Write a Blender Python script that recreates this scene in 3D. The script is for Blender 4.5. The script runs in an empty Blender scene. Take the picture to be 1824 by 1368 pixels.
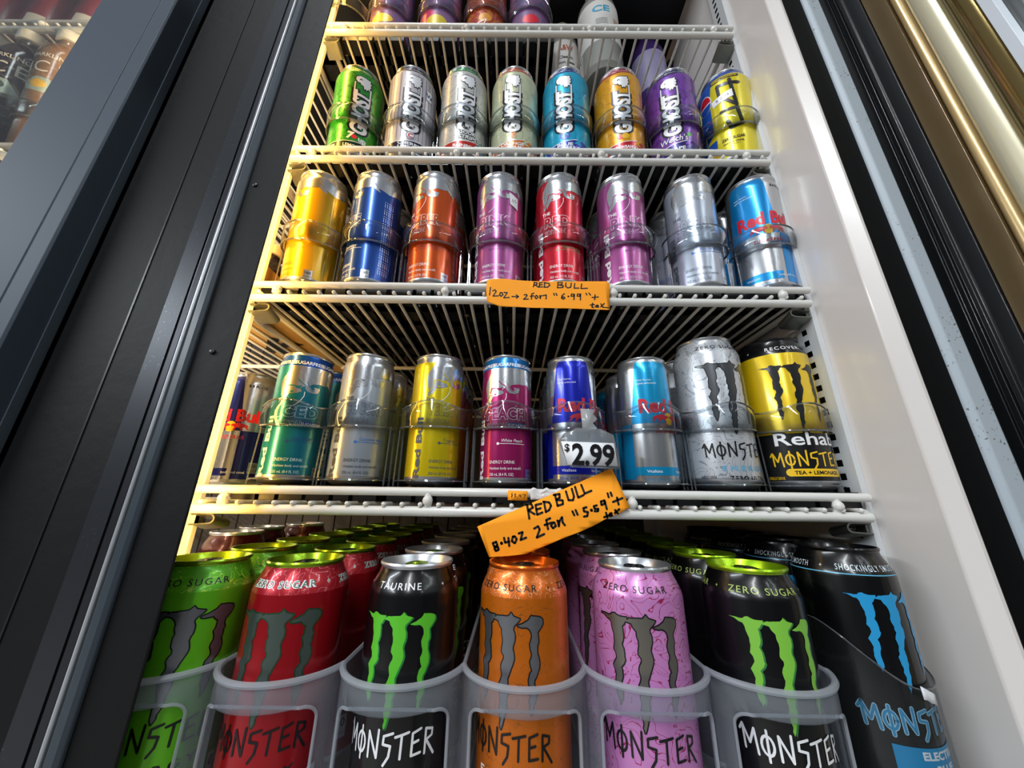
import bpy, math, random
from mathutils import Vector, Matrix
from mathutils.geometry import tessellate_polygon
random.seed(7)
PI = math.pi
SC = bpy.context.scene
COL = SC.collection

# ------------------------------------------------------------------ camera
F, CX, CY = 626.0, 912.0, 684.0
def _c(x, y): return Vector((x - CX, -(y - CY), -F)).normalized()
_z = _c(938, -1217); _y = _c(912, 890); _y = (_y - _y.dot(_z) * _z).normalized(); _x = _y.cross(_z)
R3 = Matrix((_x, _y, _z))                      # rows: world axes seen by the camera
CAM = Vector((-.0157, -.328, 1.2))
cd = bpy.data.cameras.new('camera'); cam = bpy.data.objects.new('camera', cd); COL.objects.link(cam)
cd.sensor_width = 36; cd.lens = 36 * F / 1824; cd.clip_start = .01
cam.matrix_world = Matrix.Translation(CAM) @ R3.to_4x4()
SC.camera = cam
def at(px, py, Y=None, X=None, Z=None):
    """the point of the place seen at a pixel, on a plane Y=, X= or Z="""
    d = R3 @ _c(px, py)
    t = (Y - CAM.y) / d.y if Y is not None else (X - CAM.x) / d.x if X is not None else (Z - CAM.z) / d.z
    return CAM + t * d

# ------------------------------------------------------------------ world, lights, exposure
w = bpy.data.worlds.new('store_light'); SC.world = w; w.use_nodes = True
nt = w.node_tree; nt.nodes.clear()
out = nt.nodes.new('ShaderNodeOutputWorld'); bg = nt.nodes.new('ShaderNodeBackground')
tc = nt.nodes.new('ShaderNodeTexCoord'); sp = nt.nodes.new('ShaderNodeSeparateXYZ'); rp = nt.nodes.new('ShaderNodeValToRGB')
mr = nt.nodes.new('ShaderNodeMapRange'); mr.inputs[1].default_value = -1; mr.inputs[2].default_value = 1
nt.links.new(tc.outputs['Generated'], sp.inputs[0]); nt.links.new(sp.outputs[2], mr.inputs[0]); nt.links.new(mr.outputs[0], rp.inputs[0])
rp.color_ramp.elements[0].position = .2; rp.color_ramp.elements[0].color = (.05, .048, .05, 1)
rp.color_ramp.elements[1].position = .85; rp.color_ramp.elements[1].color = (.50, .53, .60, 1)
e = rp.color_ramp.elements.new(.5); e.color = (.15, .155, .175, 1)
nt.links.new(rp.outputs[0], bg.inputs[0]); bg.inputs[1].default_value = .30
nt.links.new(bg.outputs[0], out.inputs[0])

def area(name, loc, target, sx, sy, power, color, parent=None):
    l = bpy.data.lights.new(name, 'AREA'); l.shape = 'RECTANGLE'; l.size = sx; l.size_y = sy; l.energy = power; l.color = color
    o = bpy.data.objects.new(name, l); COL.objects.link(o); o.location = loc
    d = Vector(target) - Vector(loc)
    o.rotation_euler = d.to_track_quat('-Z', 'Y').to_euler()
    return o
# fluorescent rows of the store ceiling, running away from the cooler
area('ceiling_lamp', (-.42, -2.4, 2.9), (-.42, -2.4, 0),   .16, 3.2, 62, (.93, .97, 1))
area('ceiling_lamp', (2.1, -2.2, 2.9), (2.1, -2.2, 0), .16, 3.2, 36, (.93, .97, 1))
area('ceiling_lamp', (-3.7, -2.4, 2.9), (-3.7, -2.4, 0), .16, 3.2, 190, (.88, .95, 1))
# the cooler's own warm lamp strips behind the mullion
area('cooler_lamp', (-.284, -.032, 1.50), (-.272, .10, 1.50), .014, 1.25, 2.1, (1, .56, .13))
area('cooler_lamp', (-.372, -.034, 1.5), (-.75, .09, 1.5), .02, 1.25, 12.0, (1, .74, .45))
SC.view_settings.view_transform = 'Standard'; SC.view_settings.look = 'None'
SC.view_settings.gamma = 1; SC.view_settings.use_curve_mapping = False
SC.view_settings.exposure = .35
SC.cycles.max_bounces = 10; SC.cycles.transparent_max_bounces = 24

# ------------------------------------------------------------------ materials
def lin(h):
    h = h.lstrip('#'); c = [int(h[i:i + 2], 16) / 255 for i in (0, 2, 4)]
    return tuple(((x + .055) / 1.055) ** 2.4 if x > .04045 else x / 12.92 for x in c) + (1,)
_m = {}
def mat(name, hexc, rough=.5, metal=0., coat=0., bump=0., bscale=60., vary=0., vscale=20.):
    if name in _m: return _m[name]
    m = bpy.data.materials.new(name); m.use_nodes = True; nt = m.node_tree; b = nt.nodes['Principled BSDF']
    b.inputs['Base Color'].default_value = lin(hexc); b.inputs['Roughness'].default_value = rough
    b.inputs['Metallic'].default_value = metal; b.inputs['Coat Weight'].default_value = coat; b.inputs['Coat Roughness'].default_value = .12
    if bump or vary:
        t = nt.nodes.new('ShaderNodeTexCoord')
    if bump:
        n = nt.nodes.new('ShaderNodeTexNoise'); n.inputs['Scale'].default_value = bscale; n.inputs['Detail'].default_value = 4
        bp = nt.nodes.new('ShaderNodeBump'); bp.inputs['Strength'].default_value = bump; bp.inputs['Distance'].default_value = .002
        nt.links.new(t.outputs['Object'], n.inputs[0]); nt.links.new(n.outputs[0], bp.inputs['Height']); nt.links.new(bp.outputs[0], b.inputs['Normal'])
    if vary:
        n = nt.nodes.new('ShaderNodeTexNoise'); n.inputs['Scale'].default_value = vscale; n.inputs['Detail'].default_value = 6
        hs = nt.nodes.new('ShaderNodeHueSaturation'); hs.inputs['Color'].default_value = lin(hexc)
        r = nt.nodes.new('ShaderNodeMapRange'); r.inputs[3].default_value = 1 - vary; r.inputs[4].default_value = 1 + vary
        nt.links.new(t.outputs['Object'], n.inputs[0]); nt.links.new(n.outputs[0], r.inputs[0]); nt.links.new(r.outputs[0], hs.inputs['Value'])
        nt.links.new(hs.outputs[0], b.inputs['Base Color'])
    _m[name] = m; return m
def dull(m, v=.2): m.node_tree.nodes['Principled BSDF'].inputs['Specular IOR Level'].default_value = v; return m
def paint(name, hexc, metal=.55, rough=.27): return mat(name, hexc, rough, metal, .35)
def ink(name, hexc): return mat(name, hexc, .35, .1, .2)
def line_art(name, hexc, hexl, scale, width, metal=.3, hexm=None, rep=9):
    """printed contour-line drawing all over a can"""
    if name in _m: return _m[name]
    m = bpy.data.materials.new(name); m.use_nodes = True; nt = m.node_tree; b = nt.nodes['Principled BSDF']
    b.inputs['Roughness'].default_value = .3; b.inputs['Metallic'].default_value = metal; b.inputs['Coat Weight'].default_value = .3
    t = nt.nodes.new('ShaderNodeTexCoord'); n = nt.nodes.new('ShaderNodeTexNoise'); n.inputs['Scale'].default_value = scale
    n.inputs['Detail'].default_value = 2.5; n.inputs['Distortion'].default_value = 1.2
    mu = nt.nodes.new('ShaderNodeMath'); mu.operation = 'MULTIPLY'; mu.inputs[1].default_value = rep
    fr = nt.nodes.new('ShaderNodeMath'); fr.operation = 'FRACT'
    cr = nt.nodes.new('ShaderNodeValToRGB'); cr.color_ramp.interpolation = 'LINEAR'
    cr.color_ramp.elements[0].position = 0; cr.color_ramp.elements[0].color = lin(hexl)
    cr.color_ramp.elements[1].position = width; cr.color_ramp.elements[1].color = lin(hexc)
    e = cr.color_ramp.elements.new(width * .55); e.color = lin(hexl)
    nt.links.new(t.outputs['Object'], n.inputs[0]); nt.links.new(n.outputs[0], mu.inputs[0]); nt.links.new(mu.outputs[0], fr.inputs[0])
    nt.links.new(fr.outputs[0], cr.inputs[0]); nt.links.new(cr.outputs[0], b.inputs['Base Color'])
    _m[name] = m; return m
def clear(name, hexc='#f4f8fa', body=.05, rough=.04, spec=1.0):
    """thin clear plastic: mostly transparent, glossy by Fresnel"""
    if name in _m: return _m[name]
    m = bpy.data.materials.new(name); m.use_nodes = True; nt = m.node_tree; nt.nodes.clear()
    o = nt.nodes.new('ShaderNodeOutputMaterial'); tr = nt.nodes.new('ShaderNodeBsdfTransparent'); tr.inputs[0].default_value = lin(hexc)
    gl = nt.nodes.new('ShaderNodeBsdfGlossy'); gl.inputs['Roughness'].default_value = rough
    di = nt.nodes.new('ShaderNodeBsdfDiffuse'); di.inputs[0].default_value = lin('#dfe6ea')
    fr = nt.nodes.new('ShaderNodeFresnel'); fr.inputs[0].default_value = 1.5
    mu = nt.nodes.new('ShaderNodeMath'); mu.operation = 'MULTIPLY'; mu.inputs[1].default_value = spec; mu.use_clamp = True
    a = nt.nodes.new('ShaderNodeMixShader'); b = nt.nodes.new('ShaderNodeMixShader'); a.inputs[0].default_value = body
    nt.links.new(tr.outputs[0], a.inputs[1]); nt.links.new(di.outputs[0], a.inputs[2])
    nt.links.new(fr.outputs[0], mu.inputs[0]); nt.links.new(mu.outputs[0], b.inputs[0])
    nt.links.new(a.outputs[0], b.inputs[1]); nt.links.new(gl.outputs[0], b.inputs[2]); nt.links.new(b.outputs[0], o.inputs[0])
    _m[name] = m; return m
def frosted(name, hexc, opac):
    if name in _m: return _m[name]
    m = bpy.data.materials.new(name); m.use_nodes = True; nt = m.node_tree; nt.nodes.clear()
    o = nt.nodes.new('ShaderNodeOutputMaterial'); tr = nt.nodes.new('ShaderNodeBsdfTransparent'); tr.inputs[0].default_value = lin('#eef1f4')
    pb = nt.nodes.new('ShaderNodeBsdfPrincipled'); pb.inputs['Base Color'].default_value = lin(hexc); pb.inputs['Roughness'].default_value = .32
    tl = nt.nodes.new('ShaderNodeBsdfTranslucent'); tl.inputs[0].default_value = lin(hexc)
    a = nt.nodes.new('ShaderNodeMixShader'); a.inputs[0].default_value = .35
    b = nt.nodes.new('ShaderNodeMixShader'); b.inputs[0].default_value = opac
    nt.links.new(pb.outputs[0], a.inputs[1]); nt.links.new(tl.outputs[0], a.inputs[2])
    nt.links.new(tr.outputs[0], b.inputs[1]); nt.links.new(a.outputs[0], b.inputs[2]); nt.links.new(b.outputs[0], o.inputs[0])
    _m[name] = m; return m

ALU = mat('bare_aluminium', '#c9ccd0', .24, .9)
ALUB = mat('satin_aluminium', '#b9bcc2', .33, .9)
WHITE = ink('white_print', '#eeeef0'); BLACK = ink('black_print', '#08080a'); SILV = mat('silver_print', '#c4c8cd', .28, .85)
GREYP = ink('grey_print', '#6b6f78'); REDP = ink('red_print', '#d3152b'); YELP = ink('yellow_print', '#f2c21a')
WIRE = mat('white_coated_wire', '#d9d8d3', .42, 0, .25, vary=.06, vscale=30)
BLK = mat('black_plastic', '#0b0c0e', .38); CLEAR = clear('clear_plastic', body=.012); CLRIM = clear('clear_plastic_edge', '#e8eef2', .08, .05, 2.0)

# ------------------------------------------------------------------ object helpers
def link(o, parent=None):
    COL.objects.link(o)
    if parent: o.parent = parent
    return o
def thing(name, label, cat, loc=(0, 0, 0), group=None):
    o = link(bpy.data.objects.new(name, None)); o.location = loc; o.empty_display_size = .01
    o['label'] = label; o['category'] = cat
    if group: o['group'] = group
    return o
def tag(o, label, cat, group=None):
    o['label'] = label; o['category'] = cat
    if group: o['group'] = group
    return o
def copy_tree(o, parent=None):
    c = o.copy(); COL.objects.link(c)
    if parent: c.parent = parent
    for ch in o.children: copy_tree(ch, c)
    return c
class MB:
    def __init__(s): s.v = []; s.f = []; s.mi = []; s.mats = []
    def m(s, mt):
        if mt not in s.mats: s.mats.append(mt)
        return s.mats.index(mt)
    def add(s, vs, fs, mt):
        n = len(s.v); k = s.m(mt); s.v += [tuple(p) for p in vs]
        for f in fs: s.f.append(tuple(n + i for i in f)); s.mi.append(k)
        return s
    def box(s, a, b, mt):
        x0, y0, z0 = a; x1, y1, z1 = b
        s.add([(x0, y0, z0), (x1, y0, z0), (x1, y1, z0), (x0, y1, z0), (x0, y0, z1), (x1, y0, z1), (x1, y1, z1), (x0, y1, z1)],
              [(3, 2, 1, 0), (4, 5, 6, 7), (0, 1, 5, 4), (1, 2, 6, 5), (2, 3, 7, 6), (3, 0, 4, 7)], mt); return s
    def tube(s, pts, r, mt, seg=10, closed=False, sy=1.0):
        pts = [Vector(p) for p in pts]; n = len(pts); vs = []; fs = []; up = None
        for i, p in enumerate(pts):
            if closed: d = pts[(i + 1) % n] - pts[i - 1]
            else: d = pts[min(i + 1, n - 1)] - pts[max(i - 1, 0)]
            d.normalize()
            if up is None: up = Vector((0, 0, 1)) if abs(d.z) < .9 else Vector((0, 1, 0))
            a = d.cross(up).normalized(); b = a.cross(d).normalized(); up = b
            for k in range(seg):
                t = 2 * PI * k / seg; vs.append(p + a * math.cos(t) * r + b * math.sin(t) * r * sy)
        for i in range(n if closed else n - 1):
            for k in range(seg):
                j = (i + 1) % n; fs.append((i * seg + k, j * seg + k, j * seg + (k + 1) % seg, i * seg + (k + 1) % seg))
        if not closed:
            # rounded ends
            for end, idx, sgn in ((pts[0], 0, -1), (pts[-1], n - 1, 1)):
                fs.append(tuple(idx * seg + k for k in (range(seg) if sgn < 0 else reversed(range(seg)))))
        s.add(vs, fs, mt); return s
    def ball(s, c, r, mt, seg=10, rings=6):
        vs = []; fs = []
        for i in range(rings + 1):
            t = PI * i / rings
            for k in range(seg):
                a = 2 * PI * k / seg; vs.append((c[0] + r * math.sin(t) * math.cos(a), c[1] + r * math.sin(t) * math.sin(a), c[2] - r * math.cos(t)))
        for i in range(rings):
            for k in range(seg): fs.append((i * seg + k, i * seg + (k + 1) % seg, (i + 1) * seg + (k + 1) % seg, (i + 1) * seg + k))
        s.add(vs, fs, mt); return s
    def lathe(s, prof, seg=56, caps=(True, True)):
        """prof: list of (r, z, material of the band above)"""
        n0 = len(s.v)
        for r, z, mt in prof:
            for k in range(seg):
                a = 2 * PI * k / seg; s.v.append((r * math.cos(a), r * math.sin(a), z))
        for i in range(len(prof) - 1):
            mi = s.m(prof[i][2])
            for k in range(seg):
                s.f.append((n0 + i * seg + k, n0 + i * seg + (k + 1) % seg, n0 + (i + 1) * seg + (k + 1) % seg, n0 + (i + 1) * seg + k)); s.mi.append(mi)
        if caps[0]: s.f.append(tuple(n0 + k for k in reversed(range(seg)))); s.mi.append(s.m(prof[0][2]))
        if caps[1]: s.f.append(tuple(n0 + (len(prof) - 1) * seg + k for k in range(seg))); s.mi.append(s.m(prof[-2][2]))
        return s
    def extrude(s, poly, z0, z1, mt):
        """plan polygon (x, y) raised between two heights"""
        n = len(poly)
        ar = sum(poly[i][0] * poly[(i + 1) % n][1] - poly[(i + 1) % n][0] * poly[i][1] for i in range(n))
        if ar < 0: poly = poly[::-1]
        vs = [(x, y, z0) for x, y in poly] + [(x, y, z1) for x, y in poly]
        fs = [(i, (i + 1) % n, n + (i + 1) % n, n + i) for i in range(n)] + [tuple(reversed(range(n))), tuple(range(n, 2 * n))]
        s.add(vs, fs, mt); return s
    def build(s, name, parent=None, smooth=32, bevel=0):
        me = bpy.data.meshes.new(name); me.from_pydata(s.v, [], s.f)
        for mt in s.mats: me.materials.append(mt)
        me.polygons.foreach_set('material_index', s.mi)
        if smooth:
            me.polygons.foreach_set('use_smooth', [True] * len(s.f)); me.set_sharp_from_angle(angle=math.radians(smooth))
        me.update()
        o = link(bpy.data.objects.new(name, me), parent)
        if bevel:
            b = o.modifiers.new('bevel', 'BEVEL'); b.width = bevel; b.segments = 2; b.limit_method = 'ANGLE'; b.angle_limit = math.radians(40)
        return o

# ------------------------------------------------------------------ flat print -> curved surface
_tx = {}
def text_geo(s, bold=0., shear=0., space=1.):
    k = (s, bold, shear, space)
    if k in _tx: return _tx[k]
    c = bpy.data.curves.new('t', 'FONT'); c.body = s; c.size = 1; c.offset = bold; c.shear = shear; c.space_character = space; c.resolution_u = 3
    o = bpy.data.objects.new('t', c); COL.objects.link(o)
    dg = bpy.context.evaluated_depsgraph_get(); me = o.evaluated_get(dg).to_mesh()
    vs = [(v.co.x, v.co.y) for v in me.vertices]; fs = [tuple(p.vertices) for p in me.polygons]
    o.evaluated_get(dg).to_mesh_clear(); bpy.data.objects.remove(o); bpy.data.curves.remove(c)
    x0 = min(v[0] for v in vs); x1 = max(v[0] for v in vs); y0 = min(v[1] for v in vs); y1 = max(v[1] for v in vs)
    _tx[k] = (vs, fs, x0, x1, y0, y1); return _tx[k]
def clip(poly, ax, lo, hi):
    for sgn, lim in ((1, lo), (-1, -hi)):
        o = []; n = len(poly)
        for i in range(n):
            a, b = poly[i], poly[(i + 1) % n]; da = sgn * a[ax] - lim; db = sgn * b[ax] - lim
            if da >= 0: o.append(a)
            if (da >= 0) != (db >= 0):
                t = da / (da - db); o.append((a[0] + (b[0] - a[0]) * t, a[1] + (b[1] - a[1]) * t))
        poly = o
        if len(poly) < 3: return []
    return poly
class Print:
    """printing wrapped round a surface: fmap(u, v, eps) -> point"""
    def __init__(s, fmap, step=.003, vcut=None, vstep=.002): s.fm = fmap; s.step = step; s.vcut = vcut; s.vstep = vstep; s.mb = MB(); s.key = {}
    def face(s, poly, mt, layer):
        n = len(poly)
        ar = sum(poly[i][0] * poly[(i + 1) % n][1] - poly[(i + 1) % n][0] * poly[i][1] for i in range(n))
        if abs(ar) < 1e-11: return
        if ar < 0: poly = poly[::-1]
        x0 = min(p[0] for p in poly); x1 = max(p[0] for p in poly)
        k0 = math.floor(x0 / s.step); k1 = math.floor(x1 / s.step)
        mi = s.mb.m(mt)
        for k in range(k0, k1 + 1):
            q = clip(poly, 0, k * s.step, (k + 1) * s.step) if k1 > k0 else poly
            if len(q) < 3: continue
            parts = [q]
            if s.vcut is not None and max(p[1] for p in q) > s.vcut:
                y0 = min(p[1] for p in q); y1 = max(p[1] for p in q); parts = []
                if y0 < s.vcut:
                    c = clip(q, 1, y0 - 1, s.vcut)
                    if c: parts.append(c)
                j0 = math.floor((max(y0, s.vcut) - s.vcut) / s.vstep); j1 = math.floor((y1 - s.vcut) / s.vstep)
                for j in range(j0, j1 + 1):
                    c = clip(q, 1, s.vcut + j * s.vstep, s.vcut + (j + 1) * s.vstep)
                    if c: parts.append(c)
            for c in parts:
                idx = []
                for p in c:
                    kk = (round(p[0] * 2e5), round(p[1] * 2e5), layer)
                    if kk not in s.key:
                        s.key[kk] = len(s.mb.v); s.mb.v.append(tuple(s.fm(p[0], p[1], .00012 + .00008 * layer)))
                    i = s.key[kk]
                    if not idx or idx[-1] != i: idx.append(i)
                if len(idx) > 1 and idx[0] == idx[-1]: idx.pop()
                if len(set(idx)) == len(idx) and len(idx) >= 3: s.mb.f.append(tuple(idx)); s.mb.mi.append(mi)
    def text(s, t, x, y, h, mt, layer=1, w=None, rot=0, bold=0., shear=0., space=1., anchor='c'):
        vs, fs, x0, x1, y0, y1 = text_geo(t, bold, shear, space)
        sy = h / .73; sx = sy if w is None else w / (x1 - x0)
        ox = {'c': (x0 + x1) / 2, 'l': x0, 'r': x1}[anchor]; oy = .365
        c, sn = math.cos(rot), math.sin(rot)
        pts = [((a - ox) * sx, (b - oy) * sy) for a, b in vs]
        pts = [(x + a * c - b * sn, y + a * sn + b * c) for a, b in pts]
        for f in fs: s.face([pts[i] for i in f], mt, layer)
        return s
    def poly(s, pts, mt, layer=1, holes=()):
        loops = [[Vector((a, b, 0)) for a, b in pts]] + [[Vector((a, b, 0)) for a, b in h] for h in holes]
        allp = [p for l in loops for p in l]
        for t in tessellate_polygon(loops): s.face([(allp[i].x, allp[i].y) for i in t], mt, layer)
        return s
    def disc(s, x, y, rx, ry, mt, layer=1, n=20):
        return s.poly([(x + rx * math.cos(2 * PI * k / n), y + ry * math.sin(2 * PI * k / n)) for k in range(n)], mt, layer)
    def rect(s, x0, y0, x1, y1, mt, layer=1): return s.poly([(x0, y0), (x1, y0), (x1, y1), (x0, y1)], mt, layer)
    def stroke(s, pts, wd, mt, layer=2, closed=False, taper=False):
        n = len(pts)
        for i in range(n if closed else n - 1):
            a, b = pts[i], pts[(i + 1) % n]; dx, dy = b[0] - a[0], b[1] - a[1]; l = math.hypot(dx, dy)
            if l < 1e-7: continue
            nx, ny = -dy / l * wd / 2, dx / l * wd / 2
            s.face([(a[0] + nx, a[1] + ny), (a[0] - nx, a[1] - ny), (b[0] - nx, b[1] - ny), (b[0] + nx, b[1] + ny)], mt, layer)
        for p in pts if not taper else pts[1:-1]:
            s.face([(p[0] + wd / 2 * math.cos(PI * k / 4), p[1] + wd / 2 * math.sin(PI * k / 4)) for k in range(8)], mt, layer)
        return s
    def build(s, name, parent=None): return s.mb.build(name, parent, smooth=60)
def can_map(prof):
    """prof: outer silhouette (r, z) bottom to top"""
    def rad(v):
        for (r0, z0), (r1, z1) in zip(prof, prof[1:]):
            if z0 <= v <= z1 and z1 > z0: return r0 + (r1 - r0) * (v - z0) / (z1 - z0), (r1 - r0) / (z1 - z0)
        return prof[-1][0], 0
    R = max(p[0] for p in prof)
    def fm(u, v, eps):
        r, sl = rad(v); a = u / R; k = 1 / math.sqrt(1 + sl * sl); rr = r + eps * k
        return (rr * math.sin(a), -rr * math.cos(a), v - sl * eps * k)
    return fm

# ------------------------------------------------------------------ drawn shapes
MONS = {'M': [[(-.1, .72), (.1, 1.0), (.14, .0)], [(.1, 1.0), (.42, .3), (.72, .98), (.82, -.05)]],
        'O': [[(.35 + .3 * math.cos(t * PI / 7), .45 + .4 * math.sin(t * PI / 7)) for t in range(15)], [(.35, -.2), (.36, 1.08)]],
        'N': [[(.08, -.02), (.06, .98), (.62, .02), (.66, 1.1)]],
        'S': [[(.62, 1.0), (.12, .88), (.1, .56), (.52, .5), (.46, .08), (.2, -.25)]],
        'T': [[(-.02, .84), (.7, .98)], [(.33, .9), (.3, -.02)]],
        'E': [[(.56, 1.02), (.1, .9), (.08, .02), (.58, .06)], [(.1, .5), (.44, .56)]],
        'R': [[(.08, -.05), (.1, .95), (.52, .84), (.5, .58), (.14, .48), (.66, -.2)]]}
def monster_word(p, cx, cy, h, width, mt, ol=None, layer=2):
    adv = {'M': .98, 'O': .86, 'N': .86, 'S': .78, 'T': .82, 'E': .76, 'R': .7}
    tot = sum(adv[c] for c in 'MONSTER'); sx = width / tot; x = cx - width / 2
    for c in 'MONSTER':
        for st in MONS[c]:
            pts = [(x + a * sx, cy + (b - .45) * h) for a, b in st]
            if ol: p.stroke(pts, h * .2, ol, layer - 1)
            p.stroke(pts, h * .115, mt, layer)
        x += adv[c] * sx
def ez(y): return .2025 - .276 * math.tan(math.atan((y - 684) / 626) - math.radians(18.2))
def cxy(x, y):                       # a point traced on the black can of the photograph -> print coordinates
    return (.033 * math.asin(max(-1, min(1, (x - 380) / 234))) + .0095, ez(900 + y / 2.924))
CL = [[(166, 577), (200, 575), (214, 561), (236, 574), (262, 572), (252, 600), (240, 622), (243, 680), (234, 720), (242, 770), (244, 806), (226, 850), (230, 890), (223, 950), (226, 1000), (216, 1060), (207, 1010), (203, 960), (208, 900), (199, 850), (213, 805), (204, 760), (208, 700), (202, 640), (196, 600), (182, 590)],
      [(252, 592), (275, 574), (300, 572), (330, 570), (345, 549), (356, 567), (388, 578), (374, 600), (358, 620), (362, 700), (354, 740), (360, 800), (345, 850), (330, 900), (334, 950), (326, 1020), (320, 1100), (303, 1178), (297, 1100), (300, 1020), (289, 950), (305, 885), (299, 840), (312, 800), (302, 740), (306, 690), (300, 640), (280, 600)],
      [(378, 616), (405, 602), (428, 585), (440, 562), (468, 566), (492, 580), (492, 612), (470, 650), (475, 700), (468, 760), (478, 810), (470, 860), (455, 900), (463, 960), (458, 1010), (442, 1085), (433, 1010), (440, 940), (430, 900), (446, 850), (436, 800), (445, 760), (436, 710), (443, 650), (424, 622), (400, 622)]]
def jag(pts, amp, seed):
    rnd = random.Random(seed); o = []
    n = len(pts)
    for i in range(n):
        a, b = pts[i], pts[(i + 1) % n]; o.append(a); l = math.hypot(b[0] - a[0], b[1] - a[1])
        k = int(l / .0028)
        for j in range(1, k + 1):
            t = j / (k + 1); o.append((a[0] + (b[0] - a[0]) * t + rnd.uniform(-amp, amp), a[1] + (b[1] - a[1]) * t + rnd.uniform(-amp, amp) * .5))
    return o
def claw(p, mt, ol, z0, z1, x=0., under=None, sc=1.):
    for i, c in enumerate(CL):
        pts = [cxy(*q) for q in c]
        pts = [(x + u * sc, z0 + (v - .0655) / (.1305 - .0655) * (z1 - z0)) for u, v in pts]
        pts = jag(pts, .0007, i + 3)
        if ol: p.stroke(pts, .0017, ol, 1, closed=True)
        if under:
            p.poly([(a + .0011, b - .0004) for a, b in pts], under, 1)
        p.poly(pts, mt, 2)
def bxy(x, y, R=.02875, H=.156):     # traced on the red slim can of the photograph
    xc = 845 + (y - 165) * .0155; rp = 195 + (y - 165) * .027
    k = R / .02875
    return (R * math.asin(max(-1, min(1, (x - xc) / rp))), (H - .0125) - (y - 165) * .000148 * H / .156)
BULL = [(752, 164), (736, 200), (716, 240), (711, 290), (718, 340), (726, 382), (721, 428), (732, 430), (747, 392), (746, 430), (763, 392), (776, 366), (802, 364), (832, 357), (856, 347), (858, 334), (846, 320), (860, 304), (874, 300), (884, 326), (904, 343), (940, 347), (968, 336), (974, 298), (928, 294), (942, 310), (928, 322), (914, 310), (905, 290), (918, 274), (958, 262), (1000, 264), (1016, 252), (1032, 282), (1042, 296), (1036, 262), (1022, 225), (1012, 200), (1000, 164)]
CHARGE = [(-1, .05), (-.8, .3), (-.5, .5), (-.1, .62), (.3, .7), (.55, .55), (.8, .5), (1.0, .35), (.9, .15), (.65, .12), (.55, -.1), (.7, -.45), (.5, -.5), (.35, -.1), (.05, -.05), (-.2, -.5), (-.35, -.48), (-.25, -.05), (-.5, .05), (-.85, -.4), (-1.0, -.38), (-.75, .1)]
def shape(p, pts, x, y, sx, sy, mt, layer, rot=0):
    c, s = math.cos(rot), math.sin(rot)
    p.poly([(x + a * sx * c - b * sy * s, y + a * sx * s + b * sy * c) for a, b in pts], mt, layer)

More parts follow.
